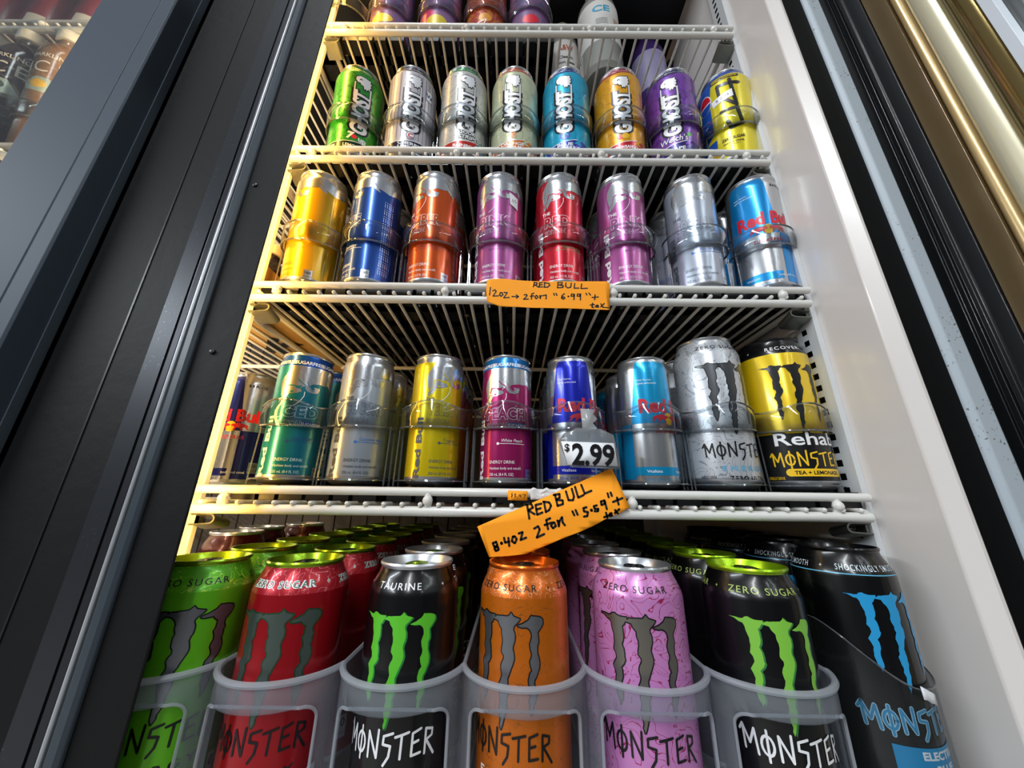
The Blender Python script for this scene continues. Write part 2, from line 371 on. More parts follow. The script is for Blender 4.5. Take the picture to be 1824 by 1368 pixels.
# ------------------------------------------------------------------ cans
def can_profile(kind):
    if kind == 'tall':   # 16 oz
        R, H = .033, .157
        side = [(R, .009), (R, .137), (.0322, .1405), (.0305, .1445), (.0287, .148), (.0272, .1515), (.0268, .1535)]; rim = .0271
    elif kind == 'slim12':
        R, H = .02875, .156
        side = [(R, .008), (R, .1405), (.0284, .1435), (.0272, .1475), (.0262, .1508), (.0260, .1528)]; rim = .0266
    else:
        R, H = .0265, .134
        side = [(R, .0065), (R, .1205), (.0262, .1235), (.0252, .127), (.0245, .1298), (.0244, .1312)]; rim = .0248
    return R, H, side, rim
def make_can(name, kind, body, lid, tab, neck=None, bands=()):
    """one can: body, lid and pull tab; returns (root, silhouette map)"""
    R, H, side, rim = can_profile(kind)
    root = link(bpy.data.objects.new(name, None)); root.empty_display_size = .01
    zb = side[0][1]
    def mt_at(z):
        for z0, z1, m in bands:
            if z0 <= z < z1: return m
        return body
    zs = sorted({z for r, z in side} | {zb + .0025} | {z for b in bands for z in b[:2] if zb < z < side[-1][1]})
    fm = can_map(side); prof = [(R - .0125, .0022, ALUB), (R - .0095, 0, ALUB), (R - .0078, .0004, ALUB), (R - .003, zb * .45, ALUB), (R - .0006, zb - .0012, ALUB)]
    for z in zs:
        r = -fm(0, z, 0)[1]; prof.append((r, z, ALUB if z < zb + .002 else mt_at(z)))
    MB().lathe(prof, 56, (True, False)).build('body', root)
    zt = side[-1][1]; rn = side[-1][0]
    lp = [(rn, zt, lid), (rn + .0002, zt + .0008, lid), (rim + .0004, zt + .0013, lid), (rim + .0006, H - .0012, lid), (rim + .0001, H, lid), (rim - .0009, H - .0001, lid),
          (rim - .0016, H - .0016, lid), (rim - .0032, H - .0062, lid), (rim - .0046, H - .0068, lid), (rim - .0056, H - .0052, lid), (.001, H - .0050, lid)]
    lo = MB().lathe(lp, 56, (False, True)).build('lid', root)
    # pull tab: a ring plate with a finger hole and rivet
    z = H - .0042; t = MB(); n = 28
    out_, inn = [], []
    for k in range(n):
        a = 2 * PI * k / n; ca, sa = math.cos(a), math.sin(a)
        out_.append((.0078 * abs(ca) ** .8 * (1 if ca > 0 else -1), -.002 + .0125 * abs(sa) ** .85 * (1 if sa > 0 else -1)))
        inn.append((.0046 * ca, .0042 + .0038 * sa))
    vs = [(x, y, z + .0016) for x, y in out_] + [(x, y, z + .0016) for x, y in inn] + [(x, y, z) for x, y in out_] + [(x, y, z) for x, y in inn]
    fs = []
    loops = [[Vector((x, y, 0)) for x, y in out_], [Vector((x, y, 0)) for x, y in inn]]
    for tri in tessellate_polygon(loops): fs.append(tri); fs.append(tuple(2 * n + i for i in reversed(tri)))
    for k in range(n):
        j = (k + 1) % n; fs += [(2 * n + k, 2 * n + j, j, k), (n + k, n + j, 3 * n + j, 3 * n + k)]
    t.add(vs, fs, tab)
    t.add([(.0022 * math.cos(PI * k / 4), -.0035 + .0022 * math.sin(PI * k / 4), z + .0026) for k in range(8)] + [(.003 * math.cos(PI * k / 4), -.0035 + .003 * math.sin(PI * k / 4), z + .0015) for k in range(8)],
          [tuple(range(8))] + [(8 + k, 8 + (k + 1) % 8, (k + 1) % 8, k) for k in range(8)], tab)
    t.build('pull_tab', lo, smooth=50)
    return root, can_map(side + [(rn, H)]), R, H

def edition_can(colour, word, flavour, ink1, kind='slim12', sug=False, dot=None, wordw=.040, key=''):
    body = paint('can_' + key, colour)
    top = paint('sugarfree_band', '#1f78c4') if sug and key == 'peach' else paint('sugarfree_band_blue', '#1453b0')
    R, H, side, rim = can_profile(kind)
    bands = [(H - .0150, H, top)] if sug else [(H - .0095, H, ALU)]
    root, fm, R, H = make_can('energy_drink_can', kind, body, ALU, ALU, bands=bands)
    k = H / .156; q = R / .02875
    b = Print(fm, .0025, side[1][1])
    S = ALU; drop = .0085 * k if sug else 0
    fx = lambda x, y: (bxy(x, y, R, H)[0], bxy(x, y, R, H)[1] - drop)
    pts = [fx(*p) for p in BULL]
    b.poly(pts, S, 1)
    # silver cap over the shoulder joining the head shape on the right-hand side and at the back
    zt = H - .0085 if not sug else H - .0150
    b.poly([pts[0], pts[-1], (pts[-1][0], zt), (pts[0][0], zt)], S, 1)
    b.poly([pts[-1], pts[-4], (R * PI * .55, H - .030 - drop), (R * PI * .8, H - .022 - drop), (R * PI * .8, zt), (pts[-1][0], zt)], S, 1)
    for st, wd in (([(820, 240), (836, 262), (868, 282), (878, 300)], .0009), ([(752, 338), (760, 300), (792, 296), (838, 312)], .0011), ([(724, 398), (740, 372), (752, 352)], .0008), ([(884, 262), (900, 290), (912, 318), (936, 330)], .0006)):
        b.stroke([fx(*p) for p in st], wd, body, 2)
    b.disc(*fx(792, 350), .0014, .001, body, 2)
    b.poly([fx(*p) for p in ((800, 300), (856, 296), (842, 322), (820, 318))], body, 2)
    b.stroke([fx(*p) for p in ((880, 345), (880, 380), (862, 420), (838, 450), (805, 474))], .0006, WHITE, 2)
    b.build('emblem', root)
    t = Print(fm, .0025)
    sh = -.004 * k if sug else 0
    W = ink1
    t.text('THE', -.0165 * q, .0985 * k + sh, .0042 * k, W, 1, bold=.02)
    for l, bo, m_ in ((1, .075, W), (2, .045, body)):
        t.text(word, -.019 * q + wordw * q / 2, .0865 * k + sh, .0125 * k, m_, l, w=wordw * q * (1 if l == 1 else .985), bold=bo, space=1.12)
    for l, bo, m_ in ((1, .055, W), (2, .022, body)):
        t.text('EDITION', -.019 * q, .0725 * k + sh, .0058 * k, m_, l, w=.0255 * q, bold=bo, anchor='l')
    if sug:
        t.rect(.0075 * q, .0695 * k + sh, .028 * q, .0755 * k + sh, top, 1); t.text('SUGARFREE', .018 * q, .0725 * k + sh, .0034 * k, WHITE, 2, bold=.02)
        for j in range(-3, 4): t.text('SUGARFREE', j * .0265 + .004, H - .0112, .0038, WHITE, 1, bold=.02); t.disc(j * .0265 - .009, H - .0112, .0009, .0009, WHITE, 1)
    t.text('Red Bull', -.0262 * q, .0425 * k, .0078 * k, W, 1, w=.068 * k, rot=PI / 2, bold=.035)
    d = dot or W
    t.disc(-.0035 * q, .0475 * k, .0014, .0014, d, 1); t.stroke([(-.003 * q, .0475 * k), (.026 * q, .0475 * k)], .0005, d, 1)
    t.text(flavour, .0005 * q, .0512 * k, .0036 * k, d, 1, shear=.3, anchor='l')
    t.text('ENERGY DRINK', -.0125 * q, .0272 * k, .0036 * k, W, 1, anchor='l', w=.0275 * q)
    t.text('Vitalizes body and mind®.', -.0125 * q, .0205 * k, .0028 * k, W, 1, anchor='l', w=.035 * q)
    t.text('355 mL (12 FL OZ)' if kind == 'slim12' else '250 mL (8.4 FL OZ)', -.0125 * q, .0138 * k, .0031 * k, W, 1, anchor='l', w=.026 * q)
    # calories mark and nutrition panel round the right side
    t.rect(.0285 * q, .009 * k, .0375 * q, .020 * k, SILV, 1); t.text('160' if kind == 'slim12' else '110', .033 * q, .0165 * k, .0033 * k, BLACK, 2, bold=.02); t.text('CALORIES', .033 * q, .0118 * k, .0014 * k, BLACK, 2)
    for j in range(5):
        for i in range(30): t.rect((.046 + .0026 * j) * q, (.018 + .0033 * i) * k, (.0466 + .0026 * j) * q, (.0205 + .0033 * i - .0006 * ((i * 7 + j * 3) % 3)) * k, W, 1)
    t.build('lettering', root)
    return root
def classic_can(blue, kind, word3, key, redt='#d31630'):
    B = paint('can_' + key, blue); R_, H_, side, rim = can_profile(kind)
    root, fm, R, H = make_can('energy_drink_can', kind, ALU, ALU, ALU)
    p = Print(fm, .0025, side[1][1]); Q = PI * R / 2; zt = H - .0058; zm = H * .47; s = .0042
    for j in (-.5, 1.5):
        c = j * Q + .007
        p.poly([(c - Q / 2 - s, zm), (c + Q / 2 + s, zm), (c + Q / 2 - s, zt), (c - Q / 2 + s, zt)], B, 1)
    for j in (.5, -1.5):
        c = j * Q + .007
        p.poly([(c - Q / 2 + s, side[0][1] + .0028), (c + Q / 2 - s, side[0][1] + .0028), (c + Q / 2 - s, zm), (c - Q / 2 + s, zm)], B, 1)
    p.rect(-Q + .007 - s, H * .095, .007, H * .155, B, 1); p.text('Vitalizes', -Q * .5, H * .125, .0028, WHITE, 2, w=.014)
    p.text('body and mind.', .013, H * .125, .0028, WHITE, 2, w=.022)
    p.text('250 mL (8.4 FL OZ)' if kind != 'slim12' else '355 mL (12 FL OZ)', -Q * .42, H * .068, .0028, B, 1, w=.026)
    p.text('With Taurine.', -.030, H - .026, .0019, WHITE, 2, anchor='l'); p.text('Lightly carbonated.', -.030, H - .0295, .0019, WHITE, 2, anchor='l')
    p.text('8.4 FL OZ', Q * .45, H - .017, .0034, BLACK, 1, bold=.02); p.text('Lightly carbonated', Q * 1.4, .0115, .0025, BLACK, 2)
    for j in range(14 if key == 'orig8' else 0):
        p.disc(-Q * .35 + (.0016 if j % 2 else -.0016), .012 + j * .0085, .0008, .0012, BLACK, 2, 8)
    p.rect(Q * .62, .016, Q * .62 + .010, .028, SILV, 2); p.text('110', Q * .62 + .005, .0245, .004, BLACK, 3, bold=.02); p.text('CALORIES', Q * .62 + .005, .019, .0015, BLACK, 3)
    p.build('colour_blocks', root)
    t = Print(fm, .0025)
    R_ = ink('logo_red_' + key, redt)
    t.text('Red Bull', 0, H * .605, .0140 * H / .134, R_, 3, w=.060, bold=.04)
    t.text('ENERGY DRINK' if word3 == '' else word3, 0, H * .415, .0045, R_, 3, w=.032, space=1.2)
    t.build('lettering', root)
    e = Print(fm, .0025)
    e.disc(0, H * .505, .0062, .0062, YELP, 3)
    shape(e, CHARGE, -.0095, H * .50, .0092, .0072, R_, 4); shape(e, [(-a, b) for a, b in CHARGE], .0095, H * .50, .0092, .0072, R_, 4)
    e.build('emblem', root)
    return root
HEAD = [(-1, .35), (-.95, .75), (-.5, 1), (.1, 1), (.5, .95), (.85, 1.0), (.8, .7), (1.0, .5), (.85, .3), (1.0, 0), (.8, -.1), (.85, -.55), (.6, -.45), (.45, -.8), (.35, -.6), (.1, -.75), (.0, -.3), (-.3, -.25), (-.4, 0), (-.75, .0)]
def skull_can(colour, bandc, bottomc, flavour, key, top=None, extra=None):
    body = line_art('can_' + key, *colour) if isinstance(colour, tuple) else paint('can_' + key, colour, .3)
    bt = paint('band_' + key, bandc); bm = paint('foot_' + key, bottomc, .35)
    root, fm, R, H = make_can('energy_drink_can', 'tall', body, ALU, ALU, bands=[(.1405, .16, bt)])
    p = Print(fm, .0028, .137)
    p.poly([(-.10, .009), (.10, .009), (.10, .030)] + [(u / 1000, .027 + .004 * math.sin(u / 9)) for u in range(90, 20, -6)] + [(.020, .026), (.027, .0215), (.012, .0225), (.018, .0285), (.004, .0262), (-.012, .024), (-.10, .014)], bm, 1)
    p.stroke([(-.10, .0146), (-.012, .0246), (.004, .0268), (.018, .0291)], .0009, WHITE, 2)
    p.text('HYDRATION · ENERGY · FOCUS', 0, .1452, .0026, WHITE, 2, w=.055)
    p.build('flavour_band', root)
    t = Print(fm, .0025)
    for ln in flavour:
        yy = .0218 if ln in ('CHERRY', 'ORANGE', 'BLUE') else .0185
        t.text(ln, .001, yy, .0048, WHITE, 3, bold=.03, w=min(.034, .0052 * len(ln)))
    t.text('NATURAL & ARTIFICIAL FLAVORS', .001, .0105, .0018, WHITE, 3, w=.032)
    t.rect(-.0335, .0095, -.027, .0195, WHITE, 3); t.text('0', -.030, .0165, .004, BLACK, 4, bold=.02); t.text('SUGARS', -.030, .012, .0012, BLACK, 4)
    if extra: extra(t)
    t.build('lettering', root)
    g = Print(fm, .0025, .137)
    for l, bo, m_ in ((1, .15, BLACK), (2, .045, mat('skull_white', '#e8e9ec', .35, .3))):
        g.text('GHOST', -.0005, .0745, .0205, m_, l, w=.069 + (.004 if l == 1 else 0), rot=PI / 2, bold=bo, shear=.12, space=.93)
    WH = mat('skull_white', '#e8e9ec', .35, .3)
    g.rect(-.0115, .098, -.0085, .122, BLACK, 1); g.rect(-.0109, .0985, -.0091, .1212, WH, 2)
    g.rect(.0088, .090, .0122, .119, BLACK, 1); g.rect(.0095, .091, .0115, .118, WH, 2)
    pts = [(.0005 + a * .0102, .1215 + b * .0108) for a, b in HEAD]
    g.stroke(pts, .0022, BLACK, 1, closed=True); g.poly(pts, WH, 2)
    g.stroke([(-.0045, .1265), (-.0028, .1283), (-.0015, .1262)], .0009, BLACK, 3); g.disc(-.0042, .1262, .0011, .0008, BLACK, 3, 10)
    g.build('emblem', root)
    return root
def claw_can(key, body, lid, tab, cl, ol, tcol, neck, nbody=None, under=None, under_tc=None, tol=None, z=(.065, .129, .0565), esub=None, ecol=None, extra=None, rot=0, sc=1., nd=None):
    bands = [(.1375, .16, nbody)] if nbody else []
    root, fm, R, H = make_can('energy_drink_can', 'tall', body, lid, tab, bands=bands)
    e = Print(fm, .0028, .137); claw(e, cl, ol, z[0], z[1], 0, under, sc); e.build('emblem', root)
    t = Print(fm, .0028, .137)
    monster_word(t, .0, z[2], .0125, .064, tcol, tol, 3)
    t.text('ENERGY', .004, z[2] - .0165, .0046, ecol or tcol, 2, w=.045, bold=.02, space=1.5)
    if esub: t.text(esub, .006, z[2] - .0255, .0042, tcol, 2, bold=.03, space=1.2)
    nt_, nc = neck; nt_ = nt_.strip(' +L|')
    for j in (-1, 0, 1):
        for l, bo, m_ in (((1, .07, nd), (2, .0, nc)) if nd else ((2, .005, nc),)):
            t.text(nt_, j * .069 - .002, .1437, .0042, m_, l, w=(.034 if len(nt_) < 9 else .050), bold=bo, space=1.25)
            t.text('+', j * .069 + .0325, .1437, .0030, m_, l, bold=bo)
    t.text('ENERGY DRINK', -.031, .012, .003, tcol, 2, w=.014)
    t.rect(.036, .02, .0425, .035, WHITE, 1); t.text('0', .0392, .0305, .0055, BLACK, 2, bold=.02); t.text('CALORIES', .0392, .0235, .0011, BLACK, 2)
    if extra: extra(t, fm)
    t.build('lettering', root)
    return root
KNOWN = {}
def place(proto, loc, label, group, spin=0, lean=0, tilt=0, cat='drink can'):
    o = proto if proto.name not in KNOWN else copy_tree(proto)
    KNOWN[proto.name] = 1; KNOWN[o.name] = 1
    o.rotation_mode = 'ZYX'; o.rotation_euler = (math.radians(lean), math.radians(tilt), math.radians(spin)); o.location = loc
    o['label'] = label; o['category'] = cat; o['group'] = group
    return o
# ------------------------------------------------------------------ the cooler cabinet and its doors
RAIL = [1.8632, 1.6165, 1.4180, 1.2058]        # heights of the shelf front rails, top to bottom
Z0, Z1 = .72, 2.12
DARK = mat('dark_cabinet_metal', '#191b1e', .42, .3); FACE = dull(mat('black_mullion_face', '#0b0b0c', .55, 0, bump=.15, bscale=90), .22)
LINER = mat('white_liner', '#d9d3cf', .3, 0, .3, bump=.06, bscale=14, vary=.03, vscale=9)
BACK = mat('dim_back_wall', '#3b342c', .7)
def mould(name, hexc, spots):
    m = mat(name, hexc, .45); nt = m.node_tree; b = nt.nodes['Principled BSDF']
    t = nt.nodes.new('ShaderNodeTexCoord'); n = nt.nodes.new('ShaderNodeTexNoise'); n.inputs['Scale'].default_value = 420; n.inputs['Detail'].default_value = 3
    n2 = nt.nodes.new('ShaderNodeTexNoise'); n2.inputs['Scale'].default_value = 22
    r1 = nt.nodes.new('ShaderNodeMapRange'); r1.inputs[1].default_value = .62; r1.inputs[2].default_value = .7
    r2 = nt.nodes.new('ShaderNodeMapRange'); r2.inputs[1].default_value = .5; r2.inputs[2].default_value = .6
    mu = nt.nodes.new('ShaderNodeMath'); mu.operation = 'MULTIPLY'; mx = nt.nodes.new('ShaderNodeMix'); mx.data_type = 'RGBA'
    mx.inputs[6].default_value = lin(hexc); mx.inputs[7].default_value = lin(spots)
    for q, r in ((n, r1), (n2, r2)): nt.links.new(t.outputs['Object'], q.inputs[0]); nt.links.new(q.outputs[0], r.inputs[0])
    nt.links.new(r1.outputs[0], mu.inputs[0]); nt.links.new(r2.outputs[0], mu.inputs[1]); nt.links.new(mu.outputs[0], mx.inputs[0]); nt.links.new(mx.outputs[2], b.inputs['Base Color'])
    return m
MOULD = mould('mouldy_grey_seal', '#aab4bc', '#3d3a30')
cab = thing('display_cooler', 'tall drinks cooler cabinet with white plastic liner and black mullion around the shelves', 'cooler', (0, 0, 0))
xr = .308
MB().extrude([(xr, .60), (xr, -.0476), (.318, -.0550), (.3215, -.0550), (.3215, -.040), (.336, .60)], Z0, Z1, LINER).build('side_liner', cab, bevel=.0012)
MB().extrude([(.3217, -.052), (.348, -.052), (.348, -.02), (.3217, -.02)], Z0, Z1, dull(mat('black_contact_face', '#050608', .6), .12)).build('contact_strip', cab)
MB().extrude([(.3482, -.053), (.352, -.0565), (.366, -.0565), (.371, -.052), (.371, -.02), (.3482, -.02)], Z0, Z1, MOULD).build('frame_edge', cab, bevel=.001)
MB().box((.3712, -.045, Z0), (.42, .6, Z1), DARK).build('outer_side', cab)
# back wall of vertical slats, floor and roof of the cabinet
m = MB(); x = -1.25
while x < .34: m.box((x, .60, Z0), (x + .036, .606, Z1), BACK); x += .040
m.box((-1.25, .606, Z0), (.36, .63, Z1), BACK); m.build('back_panel', cab, smooth=0)
MB().box((-1.25, -.045, Z1), (.42, .63, Z1 + .2), DARK).build('roof_panel', cab)
MB().box((-1.25, -.045, 0), (.42, .63, Z0), DARK).build('plinth', cab)
# mullion between the two bays
MB().extrude([(-.2391, -.069), (-.2401, -.070), (-.383, -.070), (-.383, -.060), (-.45, -.060), (-.45, -.046), (-.2640, -.046), (-.2405, -.0685)], Z0, Z1, FACE).build('mullion', cab, bevel=.0004)
SM = mould('smudged_steel_strip', '#33353a', '#555a62')
SM.node_tree.nodes['Principled BSDF'].inputs['Metallic'].default_value = .6; SM.node_tree.nodes['Principled BSDF'].inputs['Roughness'].default_value = .36
MB().extrude([(-.2915, -.0701), (-.3063, -.0701), (-.3063, -.0713), (-.2915, -.0713)], Z0, Z1, SM).build('magnetic_strip', cab)
MB().extrude([(-.2692, -.0700), (-.2697, -.0722), (-.2720, -.0738), (-.2770, -.0738), (-.2788, -.0722), (-.2790, -.0700)], Z0, Z1, mat('slate_gasket_lip', '#333c44', .35)).build('gasket_lip', cab, bevel=.0006)
MB().extrude([(-.2792, -.0700), (-.2794, -.0735), (-.2806, -.0745), (-.2820, -.0735), (-.2824, -.0700)], Z0, Z1, mat('bright_trim', '#d2d6da', .38, .7)).build('edge_trim', cab, bevel=.0005)
MB().extrude([(-.2830, -.0700), (-.2835, -.0722), (-.2885, -.0724), (-.2905, -.0700)], Z0, Z1, mat('dark_trim', '#3c3d42', .35, .8)).build('edge_trim', cab, bevel=.0005)
for q in ((379, 627), (455, 330)):
    c = at(q[0], q[1], Y=-.070)
    MB().lathe([(.0022, 0, BLK), (.0020, .0012, BLK), (.0008, .0016, BLK)], 14).build('screw', cab).matrix_world = Matrix.Translation(c) @ Matrix.Rotation(math.radians(90), 4, 'X')
MB().extrude([(-.3330, -.0701), (-.3345, -.0701), (-.3345, -.0706), (-.3330, -.0706)], Z0, Z1, BLK).build('seam_strip', cab)
# perforated shelf standards
def standard(x0, x1, y0, y1, face, mt):
    m = MB(); z = Z0 + .02
    xs = x0 if face > 0 else x1
    # front lip
    m.box((min(x0, x1), y0, Z0), (max(x0, x1), y0 + .004, Z1), mt)
    m.box((min(x0, x1) + (.003 if face > 0 else 0), y0 + .004, Z0), (max(x0, x1) - (0 if face > 0 else .003), y1, Z0 + .01), mt)
    step = .0127; zz = Z0
    def strip(ya, yb, za, zb): m.add([(xs, ya, za), (xs, yb, za), (xs, yb, zb), (xs, ya, zb)], [(0, 1, 2, 3) if face < 0 else (3, 2, 1, 0)], mt)
    ya, yb = y0 + .004, y1; h0, h1 = (ya + yb) / 2 - .0032, (ya + yb) / 2 + .0032
    strip(ya, h0, Z0, Z1); strip(h1, yb, Z0, Z1)
    while zz < Z1 - step:
        strip(h0, h1, zz, zz + step - .0062); zz += step
    xb = x1 if face > 0 else x0
    m.add([(xb, ya, Z0), (xb, yb, Z0), (xb, yb, Z1), (xb, ya, Z1)], [(0, 1, 2, 3)], mat('slot_shadow_metal', '#1a1a1c', .6))
    return m
PIL = mat('white_standard', '#cfd2d4', .35, .1, .2)
standard(.3020, .3078, .006, .030, 1, PIL).build('shelf_standard', cab, smooth=0)
MB().box((-.3058, .007, Z0), (-.2985, .013, Z1), PIL).build('shelf_standard', cab, bevel=.0008)
standard(.3020, .3078, .50, .53, 1, PIL).build('shelf_standard', cab, smooth=0)
MB().box((-.345, -.0455, .85), (-.295, -.040, 2.1), mat('lamp_channel', '#c9c2b4', .4)).build('lamp_channel', cab)

# closed door of the neighbouring bay
SLATE = dull(mat('slate_door_frame', '#3c4651', .6, 0, vary=.05, vscale=6), .3)
ld = thing('cooler_door', 'closed glass door of the left bay with a wide slate grey frame', 'door', (-.46, -.07, 0))
def off(m, v):
    m.v = [(a - v[0], b - v[1], c - v[2]) for a, b, c in m.v]; return m
off(MB().extrude([(-.3937, -.0905), (-.3950, -.092), (-.4090, -.092), (-.4094, -.0912), (-.4106, -.0912), (-.4110, -.092), (-.4755, -.092), (-.4768, -.0905), (-.4768, -.073), (-.3937, -.073)], Z0, Z1 - .02, SLATE), (-.46, -.07, 0)).build('frame_stile', ld, bevel=.0003)
off(MB().box((-.3960, -.0730, Z0), (-.3925, -.0664, Z1 - .02), mat('slate_edge_trim', '#59646f', .4, .3)), (-.46, -.07, 0)).build('edge_trim', ld)
off(MB().box((-.43, -.0730, Z0), (-.400, -.0605, Z1 - .02), BLK), (-.46, -.07, 0)).build('gasket', ld)
off(MB().box((-1.08, -.092, Z0), (-1.0, -.073, Z1 - .02), SLATE), (-.46, -.07, 0)).build('frame_stile', ld, bevel=.0004)
off(MB().box((-1.0, -.092, Z0), (-.4768, -.073, Z0 + .08), SLATE), (-.46, -.07, 0)).build('frame_rail', ld)
off(MB().box((-1.0, -.092, Z1 - .1), (-.4768, -.073, Z1 - .02), SLATE), (-.46, -.07, 0)).build('frame_rail', ld)
off(MB().box((-1.0, -.084, Z0 + .08), (-.4765, -.080, Z1 - .1), clear('door_glass', '#f0f3f2', .0, .02, .5)), (-.46, -.07, 0)).build('glass_pane', ld)

# open door of this bay, swung out to the right; reflections put into strip colours
rd = thing('cooler_door', 'open cooler door swung out to the right with black gasket and polished champagne frame', 'door', (.40, -.04, 0))
def dstrip(poly, name, mt, bev=.0004): off(MB().extrude(poly, Z0, Z1 - .02, mt), (.40, -.04, 0)).build(name, rd, bevel=bev)
GK = mat('black_gasket', '#141518', .3, 0, .3)
dstrip([(.3905, -.030), (.3835, -.038), (.3825, -.046), (.3825, -.0525), (.3845, -.0530), (.3845, -.0545), (.3822, -.0550), (.3822, -.0585), (.3845, -.0590), (.3845, -.0605), (.3820, -.0610), (.3820, -.0640), (.3845, -.0645), (.3845, -.066), (.3825, -.0775), (.3905, -.0775)], 'gasket', GK)
dstrip([(.3905, -.0775), (.3845, -.0780), (.3842, at(1577, 0, X=.3842).y), (.3905, at(1577, 0, X=.3842).y)], 'clear_edge', mat('brown_reflection_edge', '#7b6848', .18, .45, .5, vary=.25, vscale=14))  # brown colour stands in for a reflection on the polished edge
n = 9
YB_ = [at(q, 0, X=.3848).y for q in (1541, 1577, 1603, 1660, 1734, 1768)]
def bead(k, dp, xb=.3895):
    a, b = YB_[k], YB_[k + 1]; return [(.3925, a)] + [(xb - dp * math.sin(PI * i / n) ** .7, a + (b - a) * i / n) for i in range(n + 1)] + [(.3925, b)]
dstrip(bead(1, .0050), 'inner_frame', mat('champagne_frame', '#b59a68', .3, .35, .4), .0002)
dstrip(bead(2, .0045), 'inner_frame', mat('cream_reflection_frame', '#cdc6a8', .34, .2, .4), .0002)  # cream colour paints what the aluminium frame reflects
dstrip(bead(3, .0040), 'glass_bead', mat('gold_reflection_bead', '#8e7a48', .16, .8, .4), .0002)  # gold colour is a reflection painted onto the strip
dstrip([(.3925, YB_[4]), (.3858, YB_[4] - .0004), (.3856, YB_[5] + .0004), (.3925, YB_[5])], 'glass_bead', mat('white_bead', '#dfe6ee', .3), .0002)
dstrip([(.3927, -.030), (.3927, YB_[5]), (.425, YB_[5]), (.425, -.030)], 'frame_stile', DARK)
dstrip([(.396, YB_[5] - .0002), (.396, -.66), (.401, -.66), (.401, YB_[5] - .0002)], 'glass_pane', clear('door_glass', '#f0f3f2', .0, .02, .8), 0)
dstrip([(.3905, -.66), (.3905, -.74), (.425, -.74), (.425, -.66)], 'frame_stile', DARK)
off(MB().box((.3905, -.66, Z0), (.425, -.143, Z0 + .08), DARK), (.40, -.04, 0)).build('frame_rail', rd)
off(MB().box((.3905, -.66, Z1 - .1), (.425, -.143, Z1 - .02), DARK), (.40, -.04, 0)).build('frame_rail', rd)

# store floor
fl = MB().add([(-5, -6, 0), (5, -6, 0), (5, .7, 0), (-5, .7, 0)], [(0, 1, 2, 3)], mat('store_floor_tile', '#8f8b86', .4, vary=.1)).build('floor'); fl['kind'] = 'structure'

# ------------------------------------------------------------------ wire shelves and their clips
def make_shelf(y0=0.):
    r = link(bpy.data.objects.new('wire_shelf', None)); r.empty_display_size = .02
    y1 = .56; hw = .2985
    MB().tube([(-.3005, y0, 0), (.3005, y0, 0)], .0037, WIRE, 12).build('front_rail', r)
    MB().tube([(-.2975, y0, -.0165), (.2975, y0, -.0165)], .0042, WIRE, 12).build('lower_rail', r)
    m = MB()
    for k in range(37):
        x = -.288 + k * .016
        m.tube([(x, y0 - .0035, -.0108), (x, y1, -.0108)], .00185, WIRE, 8); m.ball((x, y0 - .0035, -.0108), .0021, WIRE, 8, 4)
    m.build('wire_grid', r)
    for yb in (.21, .39, y1): MB().tube([(-.297, yb, -.0158), (.297, yb, -.0158)], .0032, WIRE, 8).build('cross_bar', r)
    for s in (-1, 1): MB().tube([(s * .2965, y0 + .002, -.0135), (s * .2965, y1, -.0135)], .0036, WIRE, 8).build('side_rail', r)
    for x in (-.27, -.09, .09, .27):
        q = MB(); q.tube([(x, y0, -.001), (x, y0 - .0015, -.0085), (x, y0 + .001, -.0145)], .0034, WIRE, 8); q.ball((x, y0 - .0022, -.0075), .0046, WIRE); q.build('post', r)
    return r
import re
def short(l): return re.split(' with |, | on | at | in ', l)[0]
RANK = ['top', 'second', 'third', 'fourth']
sh0 = make_shelf()
for i, z in enumerate(RAIL):
    o = sh0 if i == 0 else copy_tree(sh0)
    o.location = (0, 0, z); tag(o, ['white coated wire shelf at the very top of the open bay', 'white wire shelf under the row of skull lettered cans', 'white wire shelf under the row of large slim cans, orange note in the middle', 'white wire shelf under the row of mixed small and large cans'][i], 'shelf', 'wire shelves of the open bay')
    o = copy_tree(sh0); o.location = (-.626, 0, z); tag(o, ['top wire shelf of the left bay behind the closed door', 'wire shelf under the bottles of the left bay, behind the closed door', 'third wire shelf of the left bay, mostly behind the mullion', 'lowest wire shelf of the left bay, mostly behind the mullion'][i], 'shelf', 'wire shelves of the left bay')
bs = make_shelf(-.0672); bs.location = (0, 0, 1.0046); tag(bs, 'bottom wire shelf under the frosted can organizer', 'shelf')
GALV = mat('galvanised_clip', '#7d7f78', .38, .85, bump=.2, bscale=120, vary=.2)
def clip_mesh(s):
    m = MB(); n = 8; prof = [(.002, -.0205)] + [(-.016 - .0042 * math.sin(PI * k / n), -.0205 - .0042 + .0042 * math.cos(PI * k / n)) for k in range(n + 1)] + [(.002, -.0300)]
    inn = [(x + (.0 if i in (0, len(prof) - 1) else .0012), z + (-.0009 if i < len(prof) / 2 else .0009)) for i, (x, z) in enumerate(prof)]
    pts = prof + inn[::-1]; k = len(pts)
    vs = [(s * x, 0, z) for x, z in pts] + [(s * x, .020, z) for x, z in pts]
    vs = [(a, b, c - .25 * b) for a, b, c in vs]
    fs = [tuple(range(k)), tuple(reversed(range(k, 2 * k)))] + [(i, k + i, k + (i + 1) % k, (i + 1) % k) for i in range(k)]
    m.add(vs, fs, GALV)
    # back tongue that hooks into the standard
    m.box((min(s * .0, s * .004), .004, -.030), (max(s * .0, s * .004), .014, -.014), GALV)
    return m
for i, z in enumerate(RAIL):
    for s, side in ((-1, 'left'), (1, 'right')):
        o = clip_mesh(s).build('shelf_clip', smooth=40); o.location = (s * .2985, .004, z - .0005)
        tag(o, 'folded steel shelf clip under the %s end of the %s shelf of the open bay' % (side, RANK[i]), 'clip', 'shelf clips')

